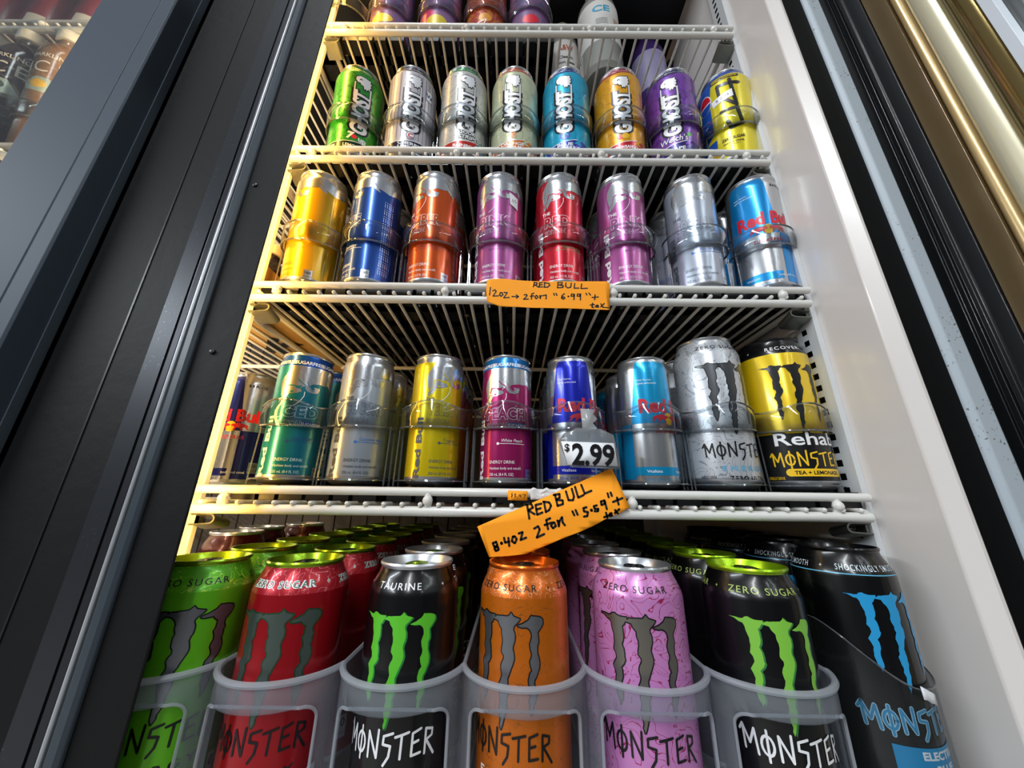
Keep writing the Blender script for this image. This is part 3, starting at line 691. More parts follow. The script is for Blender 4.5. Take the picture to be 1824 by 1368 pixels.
# ------------------------------------------------------------------ pusher trays with clear front stops
def tray(name_loc, lean, R, hw, style, gz, label, group, back=.46):
    """origin: foot of the front can's axis; the track rises to the back by the lean"""
    t = thing('pusher_tray', label, 'tray', name_loc, group)
    tl = math.tan(math.radians(lean)); y0 = -R + .002; y1 = back; zb = gz - name_loc[2]
    m = MB(); a = .0012
    w0 = hw - .0016
    for x0, x1 in ((-w0, -w0 * .34), (-w0 * .22, w0 * .22), (w0 * .34, w0)):      # rails of the track
        m.add([(x0, y0, zb), (x1, y0, zb), (x1, y1, zb), (x0, y1, zb), (x0, y0, y0 * tl - .0003), (x1, y0, y0 * tl - .0003), (x1, y1, y1 * tl - .0003), (x0, y1, y1 * tl - .0003)],
              [(3, 2, 1, 0), (4, 5, 6, 7), (0, 1, 5, 4), (1, 2, 6, 5), (2, 3, 7, 6), (3, 0, 4, 7)], BLK)
    k = 0; y = y0 + .02
    while y < y1 - .02:
        m.box((-w0, y, zb), (w0, y + .012, zb + .0035), BLK); y += .035
    m.build('track', t, smooth=0)
    lr = math.radians(lean); c, s = math.cos(lr), math.sin(lr)
    L = lambda x, y, z: (x, y * c - z * s, y * s + z * c)                          # tilt with the can
    b = R + .0035; n = 30; rng = [math.radians(-104 + 208 * k / n) for k in range(n + 1)]
    zt0, zb0 = (.0795, .0575)
    def P(t_, q):                                                                    # q 0..1 bottom to top
        top = zt0 + (.0032 * math.cos(3 * t_) if style == 'wave' else .0012 * math.cos(2 * t_)); bot = zb0 - .0015 * math.cos(t_)
        bul = .0032 * math.sin(PI * q); z = bot + (top - bot) * q
        return (hw * .985 * math.sin(t_) * (1 - .02 * (1 - q)), -(b + bul) * math.cos(t_), z)
    m = MB(); Q = 6; g = [[L(*P(t_, q / Q)) for q in range(Q + 1)] for t_ in rng]; vs = [p for r in g for p in r]
    fs = [(i * (Q + 1) + j, (i + 1) * (Q + 1) + j, (i + 1) * (Q + 1) + j + 1, i * (Q + 1) + j + 1) for i in range(n) for j in range(Q)]
    m.add(vs, fs, CLEAR); fb = m.build('front_stop', t, smooth=60)
    r_ = MB(); r_.tube([L(*P(t_, 1)) for t_ in rng], .0009, CLRIM, 8); r_.tube([L(*P(t_, 0)) for t_ in rng], .0011, CLRIM, 8)
    r_.build('rim', fb)
    # clear legs and base lip
    m = MB()
    for sx in (-1, 1):
        x = sx * hw * .955; yy = .006
        p0, p1 = L(x, yy, .0), L(x, yy, zb0 + .002)
        m.tube([p0, p1], .0011, CLRIM, 6); m.tube([L(x, -.010, .0), L(x, -.006, zb0 + .002)], .0008, CLRIM, 6)
    m.tube([L(hw * .97 * math.sin(t_), -(b - .001) * math.cos(t_), .005) for t_ in rng], .0008, CLRIM, 6)
    m.build('leg_frame', t)
    return t

# ------------------------------------------------------------------ can designs
LILA = '#a23f95'
green7 = skull_can(('#2c9c2e', '#0d6f22', 40, .34, .4), '#1c8a2e', '#12301c', ['LEMON LIME'], 'green',
                   extra=lambda t: (t.text('7', -.008, .0345, .0105, WHITE, 3, bold=.05, shear=.2), t.disc(-.0035, .033, .0032, .0032, REDP, 4), t.text('up', .0065, .0325, .0075, WHITE, 3, bold=.04)))
def pin(t):
    for j in range(-16, 17):
        if j: t.rect(j * .0058 - .00025, .030, j * .0058 + .00025, .137, ink('pinstripe_navy', '#3a4368'), 0)
    t.disc(.001, .0345, .0062, .0062, WHITE, 3); t.disc(.001, .0345, .0056, .0056, ink('navy_ring', '#1d2f6e'), 4); t.disc(.001, .0345, .0045, .0045, WHITE, 5)
    t.text('C', .001, .0345, .0062, REDP, 6, bold=.05)
    t.rect(.0185, .105, .0285, .121, ink('navy_ring', '#1d2f6e'), 2); t.rect(.0190, .1055, .0280, .1205, WHITE, 3); t.text('W', .0235, .113, .0075, ink('navy_ring', '#1d2f6e'), 4, bold=.03)
cherry = skull_can('#c8c3c8', '#4a4a55', '#1d2140', ['CHERRY', 'LIMEADE'][:1], 'pinstripe', extra=lambda t: (pin(t), t.text('LIMEADE', .001, .0160, .0048, WHITE, 3, bold=.03, w=.030)))
sour = skull_can(('#c4c4c0', '#7f8a80', 30, .10, .3), '#2f8f45', '#c22a22', ['RAINBOW'], 'sour', extra=lambda t: (t.text('SOUR', .003, .0400, .0062, BLACK, 3, w=.022, bold=.09, shear=.15), t.text('SOUR', .003, .0400, .0062, WHITE, 4, w=.020, bold=.02, shear=.15),
      t.text('STRIPS', .003, .0325, .0056, BLACK, 3, w=.027, bold=.09, shear=.15), t.text('STRIPS', .003, .0325, .0056, WHITE, 4, w=.025, bold=.02, shear=.15),
      t.disc(.024, .025, .006, .009, ink('teal_blob', '#1d6f8e'), 3), t.disc(.024, .027, .0035, .004, YELP, 4)))
cream = skull_can(('#c6cbaa', '#aeb795', 24, .25, .3), '#c85a20', '#d9701c', ['ORANGE'], 'cream', extra=lambda t: (t.text('CREAM', .001, .0160, .0048, WHITE, 3, bold=.03, w=.024), t.disc(.001, .0350, .0062, .0055, ink('dull_tan', '#b9a273'), 1), shape(t, [(-.4, -1), (.1, -1), (1, .6), (.6, 1), (-1, .2)], .001, .0352, .0042, .0044, ink('orange_bar', '#d9701c'), 3)))
blueras = skull_can(('#18a6cc', '#0f93bb', 24, .25, .35), '#1c2f86', '#1b35a0', ['BLUE'], 'cyan', extra=lambda t: (t.text('RASPBERRY', .001, .0160, .0048, WHITE, 3, bold=.03, w=.038), t.disc(.001, .0355, .0072, .0065, ink('raspberry_blue', '#2456b0'), 1), t.stroke([(-.003, .034), (.002, .040), (.005, .035)], .0012, ink('cyan_leaf', '#27b2d8'), 2)))
straw = skull_can(('#e0a012', '#c98709', 24, .25, .35), '#b01530', '#c21a2c', ['STRAWBANGO'], 'amber', extra=lambda t: (t.disc(.002, .0355, .0048, .0045, ink('mango', '#e8b21e'), 2), t.disc(-.005, .0345, .0042, .0038, REDP, 1)))
grape = skull_can(('#7a44a8', '#5c2c8a', 24, .3, .35), '#22205c', '#2a2170', ['GRAPE'], 'purple', extra=lambda t: (t.text("Welch's", .001, .0345, .0085, ink('label_navy', '#241c5a'), 3, w=.036, bold=.05, shear=.15), t.text("Welch's", .001, .0345, .0085, WHITE, 4, w=.034, bold=.01, shear=.15), t.disc(.020, .0385, .0038, .0028, ink('leaf_green', '#4ca338'), 3)))
def yellow_blue():
    body = paint('can_lemon', '#e3d31d', .35); root, fm, R, H = make_can('energy_drink_can', 'tall', body, ALU, ALU, bands=[(.1435, .16, paint('band_royal', '#1f4fa8'))])
    RB_ = ink('royal_blue', '#1b53b0'); p = Print(fm, .0028, .137)
    p.poly([(-.072, .009), (-.018, .009), (-.0175, .060), (-.019, .110), (-.014, .1435), (-.072, .1435)], RB_, 1)
    p.poly([(-.040, .009), (-.0085, .009), (-.018, .030), (-.040, .034)], WHITE, 2)
    for j in range(9): p.stroke([(-.040 + j * .0032, .010 + (j % 3) * .004), (-.036 + j * .0028, .022 + (j % 2) * .005)], .0008, REDP if j % 2 else RB_, 3)
    p.rect(-.052, .034, -.015, .046, RB_, 2)
    p.disc(-.0265, .1130, .0105, .0150, WHITE, 2); 
    p.poly([(-.0265 + .0092 * math.cos(a), .1135 + .0132 * math.sin(a)) for a in [PI * k / 12 for k in range(13)]], REDP, 3)
    p.poly([(-.0265 + .0092 * math.cos(a), .1115 + .0132 * math.sin(a)) for a in [PI + PI * k / 12 for k in range(13)]], RB_, 3)
    for j in range(22):
        a = random.uniform(-.045, -.018); v = random.uniform(.05, .095); p.stroke([(a, v), (a + .004, v + random.uniform(-.004, .004))], .0009, [WHITE, ink('sky_splash', '#5aa6dd'), REDP][j % 3], 2)
    p.build('flavour_band', root)
    t = Print(fm, .0028, .137)
    t.rect(-.0165, .1352, .0195, .1400, BLACK, 1); t.text('180MG CAFFEINE', .0015, .1376, .0024, YELP, 2, w=.030, bold=.02)
    t.stroke([(-.007, .128), (.018, .1245)], .0052, BLACK, 2); t.stroke([(-.0075, .128), (-.006, .106)], .0042, BLACK, 2); t.stroke([(.0075, .132), (.0125, .088)], .0048, BLACK, 2); t.stroke([(-.002, .104), (.011, .090)], .0045, BLACK, 2)
    t.stroke([(-.006, .084), (.012, .084)], .0048, BLACK, 2); t.stroke([(.0125, .084), (.017, .058), (.003, .054), (.0, .066)], .005, BLACK, 2)
    t.text('ZERO SUGAR', .004, .0385, .0042, BLACK, 2, w=.027, bold=.03); t.text('ENERGY DRINK', .004, .0320, .0023, BLACK, 2, w=.024, bold=.02); t.text('(473mL)', .004, .0285, .0019, BLACK, 2, w=.014)
    t.poly([(-.015, .098), (.010, .1035), (.009, .1155), (-.016, .108)], WHITE, 4); t.text('$ 2.99', -.003, .1065, .0042, GREYP, 5, w=.016, rot=.2)
    t.build('lettering', root); return root
lemon = yellow_blue()
row1 = [(green7, 'bright green can with white skull lettering, leftmost of the top full row', 32), (cherry, 'pale pinstriped can with navy foot and round letter badge', 18), (sour, 'pale grey speckled can with green shoulder and red foot', 15), (cream, 'pale green-cream can with orange shoulder and orange foot', -6),
        (blueras, 'bright turquoise can with white skull lettering', -14), (straw, 'golden yellow can with red shoulder, white skull lettering', -9), (grape, 'purple can with white skull lettering', -28), (lemon, 'yellow and blue can with thick black glyphs and a white price sticker', -33)]
X1 = [at(x, 200, Y=.043).x for x in (647, 740, 830, 917, 1005, 1095, 1186, 1280)]
def lane_row(items, xs, base, yax, lean, R, hw, gz, group, trays, deep=1, style='ring', tilts=None, gap=.0004):
    lr = math.radians(lean)
    for i, ((proto, label, spin), x) in enumerate(zip(items, xs)):
        r = R if not isinstance(R, list) else R[i]
        for k in range(deep):
            d = k * (2 * r + gap)
            lb = label if k == 0 else '%s directly behind the %s' % (['can', 'second can', 'third can'][min(k - 1, 2)], short(label))
            place(proto, (x, yax + d * math.cos(lr), base + d * math.sin(lr)), lb, group if k == 0 else group.replace('front', 'back'), spin if k == 0 else spin + random.choice((-40, 25, 60)), lean)
        near = min([abs(x - q) for j, q in enumerate(xs) if j != i]); h_ = min(hw, near / 2 - .0002)
        tray((x, yax, base), lean, r, h_, style, gz, 'clear-fronted black pusher tray under the ' + short(label), trays)
lane_row(row1, X1, RAIL[1] + .0066, .044, 6.5, .033, .0372, RAIL[1] - .0088, 'front cans on the second shelf', 'pusher trays on the second shelf')

NAV = '#1b3f9c'
yel12 = edition_can('#d9a80c', 'YELLOW', 'Tropical', ink('gold_ink', '#8a6a10'), key='gold12')
blu12 = edition_can('#1f4ea3', 'BLUE', 'Blueberry', WHITE, key='blue12')
amb12 = edition_can('#cf5316', 'AMBER', 'Strawberry Apricot', WHITE, key='amber12', wordw=.043, dot=ink('amber_dot', '#a01c28'))
pnk12 = edition_can('#aa5592', 'PINK', 'Wild Berries', WHITE, key='pink12', dot=ink('berry_ink', '#6d2a72'))
red12 = edition_can('#c4152c', 'RED', 'Watermelon', WHITE, key='red12', wordw=.031, dot=ink('melon_green', '#3a9a58'))
coc12 = edition_can('#b4bccb', 'COCONUT', 'Coconut Berry', ink('slate_ink', '#4e545e'), key='coco12', wordw=.047, dot=ink('blue_dot', '#2c6cc0'))
sf12 = classic_can('#1690d8', 'slim12', 'SUGARFREE', 'sf12')
row2 = [(yel12, 'golden yellow slim can with silver top, leftmost of its row', -38), (blu12, 'royal blue slim can with silver top on the third shelf', -51), (amb12, 'burnt orange slim can with silver top', -21), (pnk12, 'stickered pink slim can with silver bull head, left of the red one', -11), (red12, 'red slim can with silver bull head', -6),
        (pnk12, 'plain pink slim can with silver bull head, right of the red one', -6), (coc12, 'silvery white slim can with grey lettering on the third shelf', -27), (sf12, 'tall light blue and silver slim can at the right end of the third shelf', -15)]
X2 = [at(x, 410, Y=.034).x for x in (572, 672, 777, 890, 994.5, 1104, 1226, 1339)]
# the two pink cans share a design but not their lettering's state: each is placed on its own
lane_row(row2, X2, RAIL[2] + .0066, .0345, 4.2, .02875, .0368, RAIL[2] - .0088, 'front cans on the third shelf', 'pusher trays on the third shelf', deep=2)

fm12 = can_map(can_profile('slim12')[2]); p = Print(lambda u, v, e: fm12(u, v, e + .0004), .0025)
p.poly([(.019, .110), (.030, .106), (.030, .122), (.018, .126)], WHITE, 3); p.text('0.5', .0245, .1165, .004, BLACK, 4, rot=.3); o = p.build('price_sticker')
o.rotation_mode = 'ZYX'; o.rotation_euler = (math.radians(4.2), 0, math.radians(-11)); o.location = (X2[3], .0345, RAIL[2] + .0066); tag(o, 'small white sticker on the right side of the left pink slim can', 'sticker')
teal = edition_can('#1a7c94', 'ICED', 'Iced Vanilla Berry', ink('pale_teal_ink', '#bfdfe0'), 'slim8', True, ink('navy_dot', '#233d86'), .042, 'teal8')
coc8 = edition_can('#aab3bd', 'COCONUT', 'Coconut Berry', ink('dark_grey_ink', '#34373d'), 'slim8', False, ink('blue_dot', '#2c6cc0'), .048, 'coco8')
yel8 = edition_can('#dcc60a', 'YELLOW', 'Tropical', ink('slate_ink', '#4e545e'), 'slim8', False, None, .044, 'yellow8')
pea8 = edition_can('#a41c62', 'PEACH', 'White Peach', WHITE, 'slim8', True, None, .046, 'peach')
nav8 = classic_can('#1424b4', 'slim8', '', 'navy8'); sf8 = classic_can('#149fd6', 'slim8', 'SUGARFREE', 'sf8')
org8 = classic_can('#20246e', 'slim8', '', 'orig8', '#e01c24')
def swirl_white(): return line_art('can_white_swirl', '#c3c6cb', '#8c96a0', 34, .16, .45, rep=11)
SGR = mat('gunmetal_print', '#5a5c60', .3, .8)
ultra = claw_can('white', swirl_white(), ALU, ALU, SGR, BLACK, BLACK, (' +  ZERO SUGAR  + ', BLACK), z=(.053, .127, .0365), esub='ZERO ULTRA', ecol=ink('pale_blue', '#5aa5cf'))
def rehab_extra(t, fm):
    t.rect(-.1036, .0095, .1036, .054, BLACK, 0)
    for l, bo, m_ in ((3, .09, BLACK), (4, .015, WHITE)): t.text('Rehab', .002, .0490, .0125, m_, l, w=.058, bold=bo)
    t.rect(-.0190, .0135, .027, .0205, YELP, 3); t.disc(-.019, .017, .0035, .0035, YELP, 3); t.disc(.027, .017, .0035, .0035, YELP, 3)
    t.text('TEA + LEMONADE', .004, .0170, .0034, BLACK, 4, w=.040, bold=.03)
YB = paint('can_rehab_yellow', '#e2bf0a', .35)
rehab = claw_can('rehab', YB, paint('black_lid', '#141417', .6), BLK, BLACK, None, YELP, ('+  RECOVER  ', WHITE), nbody=paint('black_neck', '#0d0d10', .4), z=(.055, .127, .0290), ecol=BLACK, extra=rehab_extra)
row3 = [(teal, 'teal slim can with blue sugarfree band', 25), (coc8, 'silvery slim can with dark grey lettering on the fourth shelf', 21), (yel8, 'bright yellow slim can on the fourth shelf', 30), (pea8, 'magenta slim can with light blue sugarfree band', -9), (nav8, 'deep blue and silver slim can with red lettering behind the price card', 25),
        (sf8, 'short light blue and silver slim can on the fourth shelf', 31), (ultra, 'white swirl-patterned large can with dark claw mark', 3), (rehab, 'yellow large can with black foot and claw mark', -10)]
X3 = [at(x, 740, Y=.041).x for x in (534, 649, 777.5, 902, 1018, 1149, 1269, 1391)]
RR = [.0265] * 6 + [.033] * 2
lane_row(row3, X3, RAIL[3] + .0054, .0405, .8, RR, .0365, RAIL[3] - .0088, 'front cans on the fourth shelf', 'pusher trays on the fourth shelf', deep=3, style='wave')
p = at(460, 655, Y=.098)
place(org8, (p.x + .004, .098, RAIL[3] + .0030), 'navy and silver slim can with red lettering, at the far left of the fourth shelf', 'front cans on the fourth shelf', 5, .8)

# ------------------------------------------------------------------ bottom row of large cans in the frosted organizer
def flat(col, m=.5): return paint('can_' + col[0], col[1], m)
GL = paint('lime_lid', '#8fb51a', .85, .25); GT = paint('lime_tab', '#9dc22a', .8)
BT = mat('black_tab', '#1a1a1c', .3, .5)
SILM = mat('brushed_claw', '#83858a', .3, .85)
ALB = mat('dark_tab_metal', '#3a3a3c', .3, .8)
g16 = claw_can('green', flat(('lime16', '#66bd1e')), GL, ALB, SILM, BLACK, BLACK, (' ZERO SUGAR + ', BLACK), nbody=line_art('lime_swirl', '#58ac1e', '#b9dd4a', 60, .10, .4), sc=1.12)
r16 = claw_can('red', flat(('red16', '#a8101c')), GL, BT, mat('grey_green_claw', '#5f6d66', .3, .75), ink('dark_green_print', '#0c3a1c'), BLACK, (' ZERO SUGAR + ', ink('print_deep_green', '#1c5a38')), nbody=line_art('red_burst', '#b01525', '#e0a0a4', 50, .07, .4), nd=WHITE, sc=1.1)
k16 = claw_can('black', flat(('black16', '#08080a'), .25), mat('pale_lid', '#d8dade', .28, .8), GT, ink('claw_green', '#5bc22a'), None, WHITE, ('+ TAURINE +', WHITE), under=ink('claw_dark_green', '#177a36'))
o16 = claw_can('orange', line_art('can_orange16', '#cf6a0e', '#9a5a20', 40, .05, .5), paint('orange_lid', '#e0660f', .8), BT, SILM, BLACK, BLACK, (' ZERO SUGAR + L', BLACK), nbody=line_art('orange_swirl', '#cf640c', '#f0b58a', 70, .12, .5), ecol=WHITE)
p16 = claw_can('pink', line_art('can_pink16', '#c983c0', '#a02458', 38, .13, .3, rep=11), ALU, BT, mat('pewter_claw', '#8a857c', .28, .85), BLACK, BLACK, ('+ ZERO SUGAR +', BLACK), ecol=ink('pale_pink', '#e2c3e0'))
l16 = claw_can('lime_black', flat(('black16', '#08080a'), .25), paint('lime_green_lid', '#a8d61c', .8), BT, ink('claw_lime', '#7fc241'), None, WHITE, ('+ ZERO SUGAR', ink('lime_ink', '#a5b860')), under=ink('claw_dark_lime', '#2f7a3a'), ecol=ink('lime_word', '#5fa82c'),
               extra=lambda t, fm: (t.rect(-.026, .0255, .034, .0345, ink('lime_word', '#5fa82c'), 1), t.text('ZERO SUGAR', .004, .030, .0055, BLACK, 2, bold=.04, w=.045)))
def blu_extra(t, fm):
    B_ = ink('electric_blue', '#1a8fc4')
    t.rect(-.020, .0235, .036, .0385, B_, 3); t.text('ELECTRIC', .010, .0345, .0042, WHITE, 4, w=.030, bold=.04); t.text('BLUE', .010, .0275, .0042, WHITE, 4, w=.016, bold=.04)
    t.stroke([(-.1035 + i * .0023, .1392) for i in range(91)], .0007, ink('sky_line', '#5fb4d8'), 2)
b16 = claw_can('blue_black', flat(('black16', '#08080a'), .25), paint('black_lid', '#141417', .6), BT, ink('claw_blue', '#2497d0'), None, ink('word_blue', '#3c8fbc'), ('SHOCKINGLY SMOOTH |', ink('cool_white', '#c9d6de')), tol=ink('word_edge', '#a8cfe2'), z=(.068, .129, .0515), ecol=WHITE, extra=blu_extra, sc=.92)
X4 = [at(x, 1150, Y=-.019).x for x in (336, 520, 731, 933, 1141, 1352)]
row4 = [(g16, 'lime green large can with dark claw mark, leftmost of the bottom row', 25), (r16, 'red large can with green lid and claw mark', 4), (k16, 'green-clawed black can with silver lid and white lettering', -5), (o16, 'orange large can with orange lid and silver claw mark', -25), (p16, 'pink large can with red line drawings and silver claw mark', -17), (l16, 'lime-clawed black can with lime green lid', -9)]
BZ = .9975
ORD = ['second', 'third', 'fourth', 'fifth', 'sixth', 'seventh']
for i, ((pr, lb, spin), x) in enumerate(zip(row4, X4)):
    for k in range(7):
        dz = (-.0035 if i == 1 else 0)
        o = place(pr, (x + (random.uniform(-.0015, .0015) if k else 0), -.019 + k * .0668, BZ), lb if k == 0 else '%s can in line behind the %s' % (ORD[k - 1], short(lb)), 'front cans of the bottom row' if k == 0 else 'back cans of the bottom row', spin + (0 if k == 0 else random.choice((-50, 30, 75, -20))), 0)
for k in range(4):
    place(b16, (at(1530, 1150, Y=-.002).x, -.002 + k * .0668, BZ + .013), 'blue-clawed black can, rightmost of the bottom row' if k == 0 else '%s can in line behind the blue-clawed black can' % ORD[k - 1], 'front cans of the bottom row' if k == 0 else 'back cans of the bottom row', 2 if k == 0 else -30, 0)

FR = frosted('frosted_plastic', '#c6cad2', .22); FRR = frosted('frosted_rim', '#d5d8de', .42)
og = thing('can_organizer', 'frosted white plastic can organizer with scalloped front and rounded windows across the bottom row', 'organizer', (0, 0, BZ - .0001))
pitch = .0856; cxs = [-.0056 + pitch * (j - 3) for j in range(6)]
zr = 1.2 - .1130 - (BZ - .0008)
def arc(cx, u): # u -1..1
    t = u * math.radians(76); Rr = pitch / 2 / math.sin(math.radians(76))
    return (cx + Rr * math.sin(t), -.0195 - .010 - Rr * math.cos(t) + Rr * math.cos(math.radians(76)) + .0015)
for j, cx in enumerate(cxs):
    hwid = .036; Lx = pitch / 2
    def fm(u, v, eps, cx=cx):
        x, y = arc(cx, u / Lx); return (x, y - eps, v)
    P_ = Print(fm, .004); wr = .0082; hole = []
    zt_ = zr - .0150
    x0, x1, z0_, z1_ = -.0305, .0305, .012, zt_
    for (ccx, ccz, a0) in ((x1 - wr, z1_ - wr, 0), (x0 + wr, z1_ - wr, 90), (x0 + wr, z0_ + wr, 180), (x1 - wr, z0_ + wr, 270)):
        for q in range(7): a = math.radians(a0 + 15 * q); hole.append((ccx + wr * math.cos(a), ccz + wr * math.sin(a)))
    P_.poly([(-Lx, 0), (Lx, 0), (Lx, zr), (-Lx, zr)], FR, 0, holes=[hole[::-1]])
    o = P_.build('lane_front', og)
    sol = o.modifiers.new('wall', 'SOLIDIFY'); sol.thickness = .0016; sol.offset = -1
    r_ = MB(); r_.tube([(arc(cx, -1 + 2 * k / 24)[0], arc(cx, -1 + 2 * k / 24)[1], zr) for k in range(25)], .0021, FRR, 8); r_.build('rim', o)
    w_ = MB(); hp = [fm(u, v, .0006) for u, v in hole]; w_.tube(hp, .0010, FRR, 6, closed=True); w_.build('window_edge', o)
for j in range(7):
    xx = cxs[0] - pitch / 2 + pitch * j; yy = arc(0, 1)[1]
    m = MB(); m.box((xx - .0008, yy, .0), (xx + .0008, .40, zr), FR); o = m.build('divider', og, smooth=0)
    r_ = MB(); r_.tube([(xx, yy, zr), (xx, .40, zr)], .0015, FRR, 6); r_.build('rim', o)
MB().box((cxs[0] - pitch / 2, -.045, -.0016), (cxs[-1] + pitch / 2, .40, 0), FR).build('base', og, smooth=0)

# clear curled sheet round the rightmost can, with a torn paper label on its edge
bx = at(1530, 1150, Y=-.002).x
ch = thing('can_holder', 'clear curved plastic holder around the rightmost black can of the bottom row', 'holder', (bx, -.002, BZ))
m = MB(); n = 36; vs = []; Rh = .0362
tops = []
for k in range(n + 1):
    t_ = math.radians(-100 + 200 * k / n); u = k / n
    a = min(1, max(0, (u - .08) / .47)); ht = .118 - .034 * (a * a * (3 - 2 * a)) + (.010 * max(0, (u - .72) / .28))
    vs += [(Rh * math.sin(t_), -Rh * math.cos(t_), 0), (Rh * math.sin(t_), -Rh * math.cos(t_), ht)]; tops.append((Rh * math.sin(t_), -Rh * math.cos(t_), ht))
m.add(vs, [(2 * k, 2 * k + 2, 2 * k + 3, 2 * k + 1) for k in range(n)], clear('clear_film', body=.01, spec=.5)); s_ = m.build('clear_sheet', ch, smooth=60)
r_ = MB(); r_.tube(tops, .0006, CLRIM, 6); r_.build('rim', s_)
MB().box((-.036, -.034, -.0018), (.036, .20, .0), CLEAR).build('base', ch, smooth=0)
MB().box((-.034, -.030, .0001), (.034, .20, .0125), BLK).build('riser', ch, smooth=0)
t_ = math.radians(14)
m = MB(); vs = []
for k in range(5):
    a = t_ - .14 + .075 * k
    vs += [((Rh + .0008) * math.sin(a), -(Rh + .0008) * math.cos(a), .079 - .0012 * k + .0006 * (k % 2)), ((Rh + .0008 + .0004 * (k % 2)) * math.sin(a), -(Rh + .0008) * math.cos(a), .0865 - .0014 * k)]
m.add(vs, [(2 * k, 2 * k + 2, 2 * k + 3, 2 * k + 1) for k in range(4)], mat('torn_paper', '#dcdde0', .8)); o = m.build('paper_scrap', smooth=20); o.location = (bx, -.002, BZ)
sol = o.modifiers.new('t', 'SOLIDIFY'); sol.thickness = .0003
tag(o, 'torn white paper scrap stuck to the edge of the clear holder', 'label')

# ------------------------------------------------------------------ notes and price cards
ORG = mat('orange_card', '#ff9f08', .75, 0, 0, bump=.1, bscale=150, vary=.04, vscale=60); MARK = mat('black_marker', '#15120f', .6)
def card(name, label, cat, outline, ox, oy, sc, Y, strokes, wd, mt=ORG, yfun=None):
    def W(p):
        q = at(ox + p[0] / sc, oy + p[1] / sc, Y=Y); return (q.x, q.z)
    pts = [W(p) for p in outline]; cxm = sum(p[0] for p in pts) / len(pts); czm = sum(p[1] for p in pts) / len(pts)
    bend = yfun or (lambda x, z: 0)
    fm = lambda u, v, eps: (u - cxm, -eps * 2 + bend(u - cxm, v - czm), v - czm)
    p = Print(fm, .008); rnd = random.Random(4)
    p.poly(pts, mt, 0); o = p.build(name); o.location = (cxm, Y, czm)
    sol = o.modifiers.new('thickness', 'SOLIDIFY'); sol.thickness = .0004; sol.offset = -1
    tag(o, label, cat)
    if strokes:
        q = Print(fm, .008)
        for st in strokes: q.stroke([W(s) for s in st], wd * (1.35 if len(st) == 2 and abs(st[0][0] - st[1][0]) < 3 and abs(st[0][1] - st[1][1]) < 3 else 1), MARK, 1)
        q.build('handwriting', o)
    return o, W, fm
S1 = [[(645, 1090), (635, 1130)], [(640, 1092), (668, 1095), (664, 1112), (642, 1114)], [(650, 1114), (678, 1132)], [(712, 1092), (690, 1094), (688, 1112), (684, 1132), (716, 1130)], [(688, 1112), (712, 1110)],
      [(735, 1094), (730, 1132)], [(728, 1094), (770, 1100), (778, 1116), (760, 1132), (730, 1134)], [(850, 1092), (845, 1138)], [(848, 1092), (885, 1092), (884, 1108), (858, 1114), (895, 1120), (890, 1136), (846, 1138)],
      [(918, 1096), (915, 1125), (935, 1140), (960, 1132), (965, 1098)], [(995, 1100), (990, 1142), (1030, 1140)], [(1055, 1105), (1050, 1145), (1105, 1142)],
      [(262, 1135), (254, 1200)], [(282, 1165), (300, 1155), (312, 1168), (285, 1210), (330, 1208)], [(350, 1180), (340, 1200), (355, 1212), (370, 1198), (362, 1180), (350, 1180)], [(380, 1178), (408, 1180), (378, 1225), (425, 1222)],
      [(450, 1214), (505, 1214)], [(486, 1200), (505, 1214), (488, 1228)], [(555, 1200), (575, 1196), (580, 1208), (550, 1238), (590, 1236)], [(640, 1185), (622, 1190), (618, 1236)], [(608, 1212), (640, 1208)],
      [(660, 1205), (648, 1220), (660, 1234), (676, 1220), (664, 1204)], [(690, 1205), (695, 1232), (700, 1208), (730, 1205), (748, 1200), (745, 1235)], [(812, 1186), (818, 1204)], [(832, 1186), (840, 1204)],
      [(905, 1190), (885, 1205), (880, 1228), (895, 1238), (910, 1226), (895, 1216), (880, 1224)], [(938, 1212), (940, 1214)], [(990, 1196), (968, 1192), (962, 1210), (985, 1212), (992, 1194), (988, 1242)],
      [(1042, 1194), (1020, 1192), (1016, 1210), (1038, 1212), (1046, 1192), (1044, 1244)], [(1092, 1186), (1100, 1200)], [(1118, 1184), (1132, 1202)], [(1172, 1200), (1168, 1242)], [(1145, 1222), (1200, 1218)],
      [(1150, 1272), (1145, 1308), (1160, 1310)], [(1130, 1288), (1165, 1284)], [(1188, 1288), (1174, 1302), (1188, 1308), (1198, 1290), (1202, 1308)], [(1222, 1278), (1240, 1308), (1290, 1312)], [(1252, 1275), (1220, 1305)]]
card('handwritten_note', 'torn orange note taped to the rails below the large slim cans, reading 6.99', 'note', [(232, 1070), (300, 1060), (380, 1058), (500, 1072), (640, 1080), (900, 1082), (1268, 1082), (1298, 1100), (1300, 1330), (900, 1316), (720, 1312), (640, 1312), (500, 1304), (350, 1300), (290, 1280), (232, 1255), (225, 1170)],
     820, 280, 4.886, -.0062, S1, .00135)
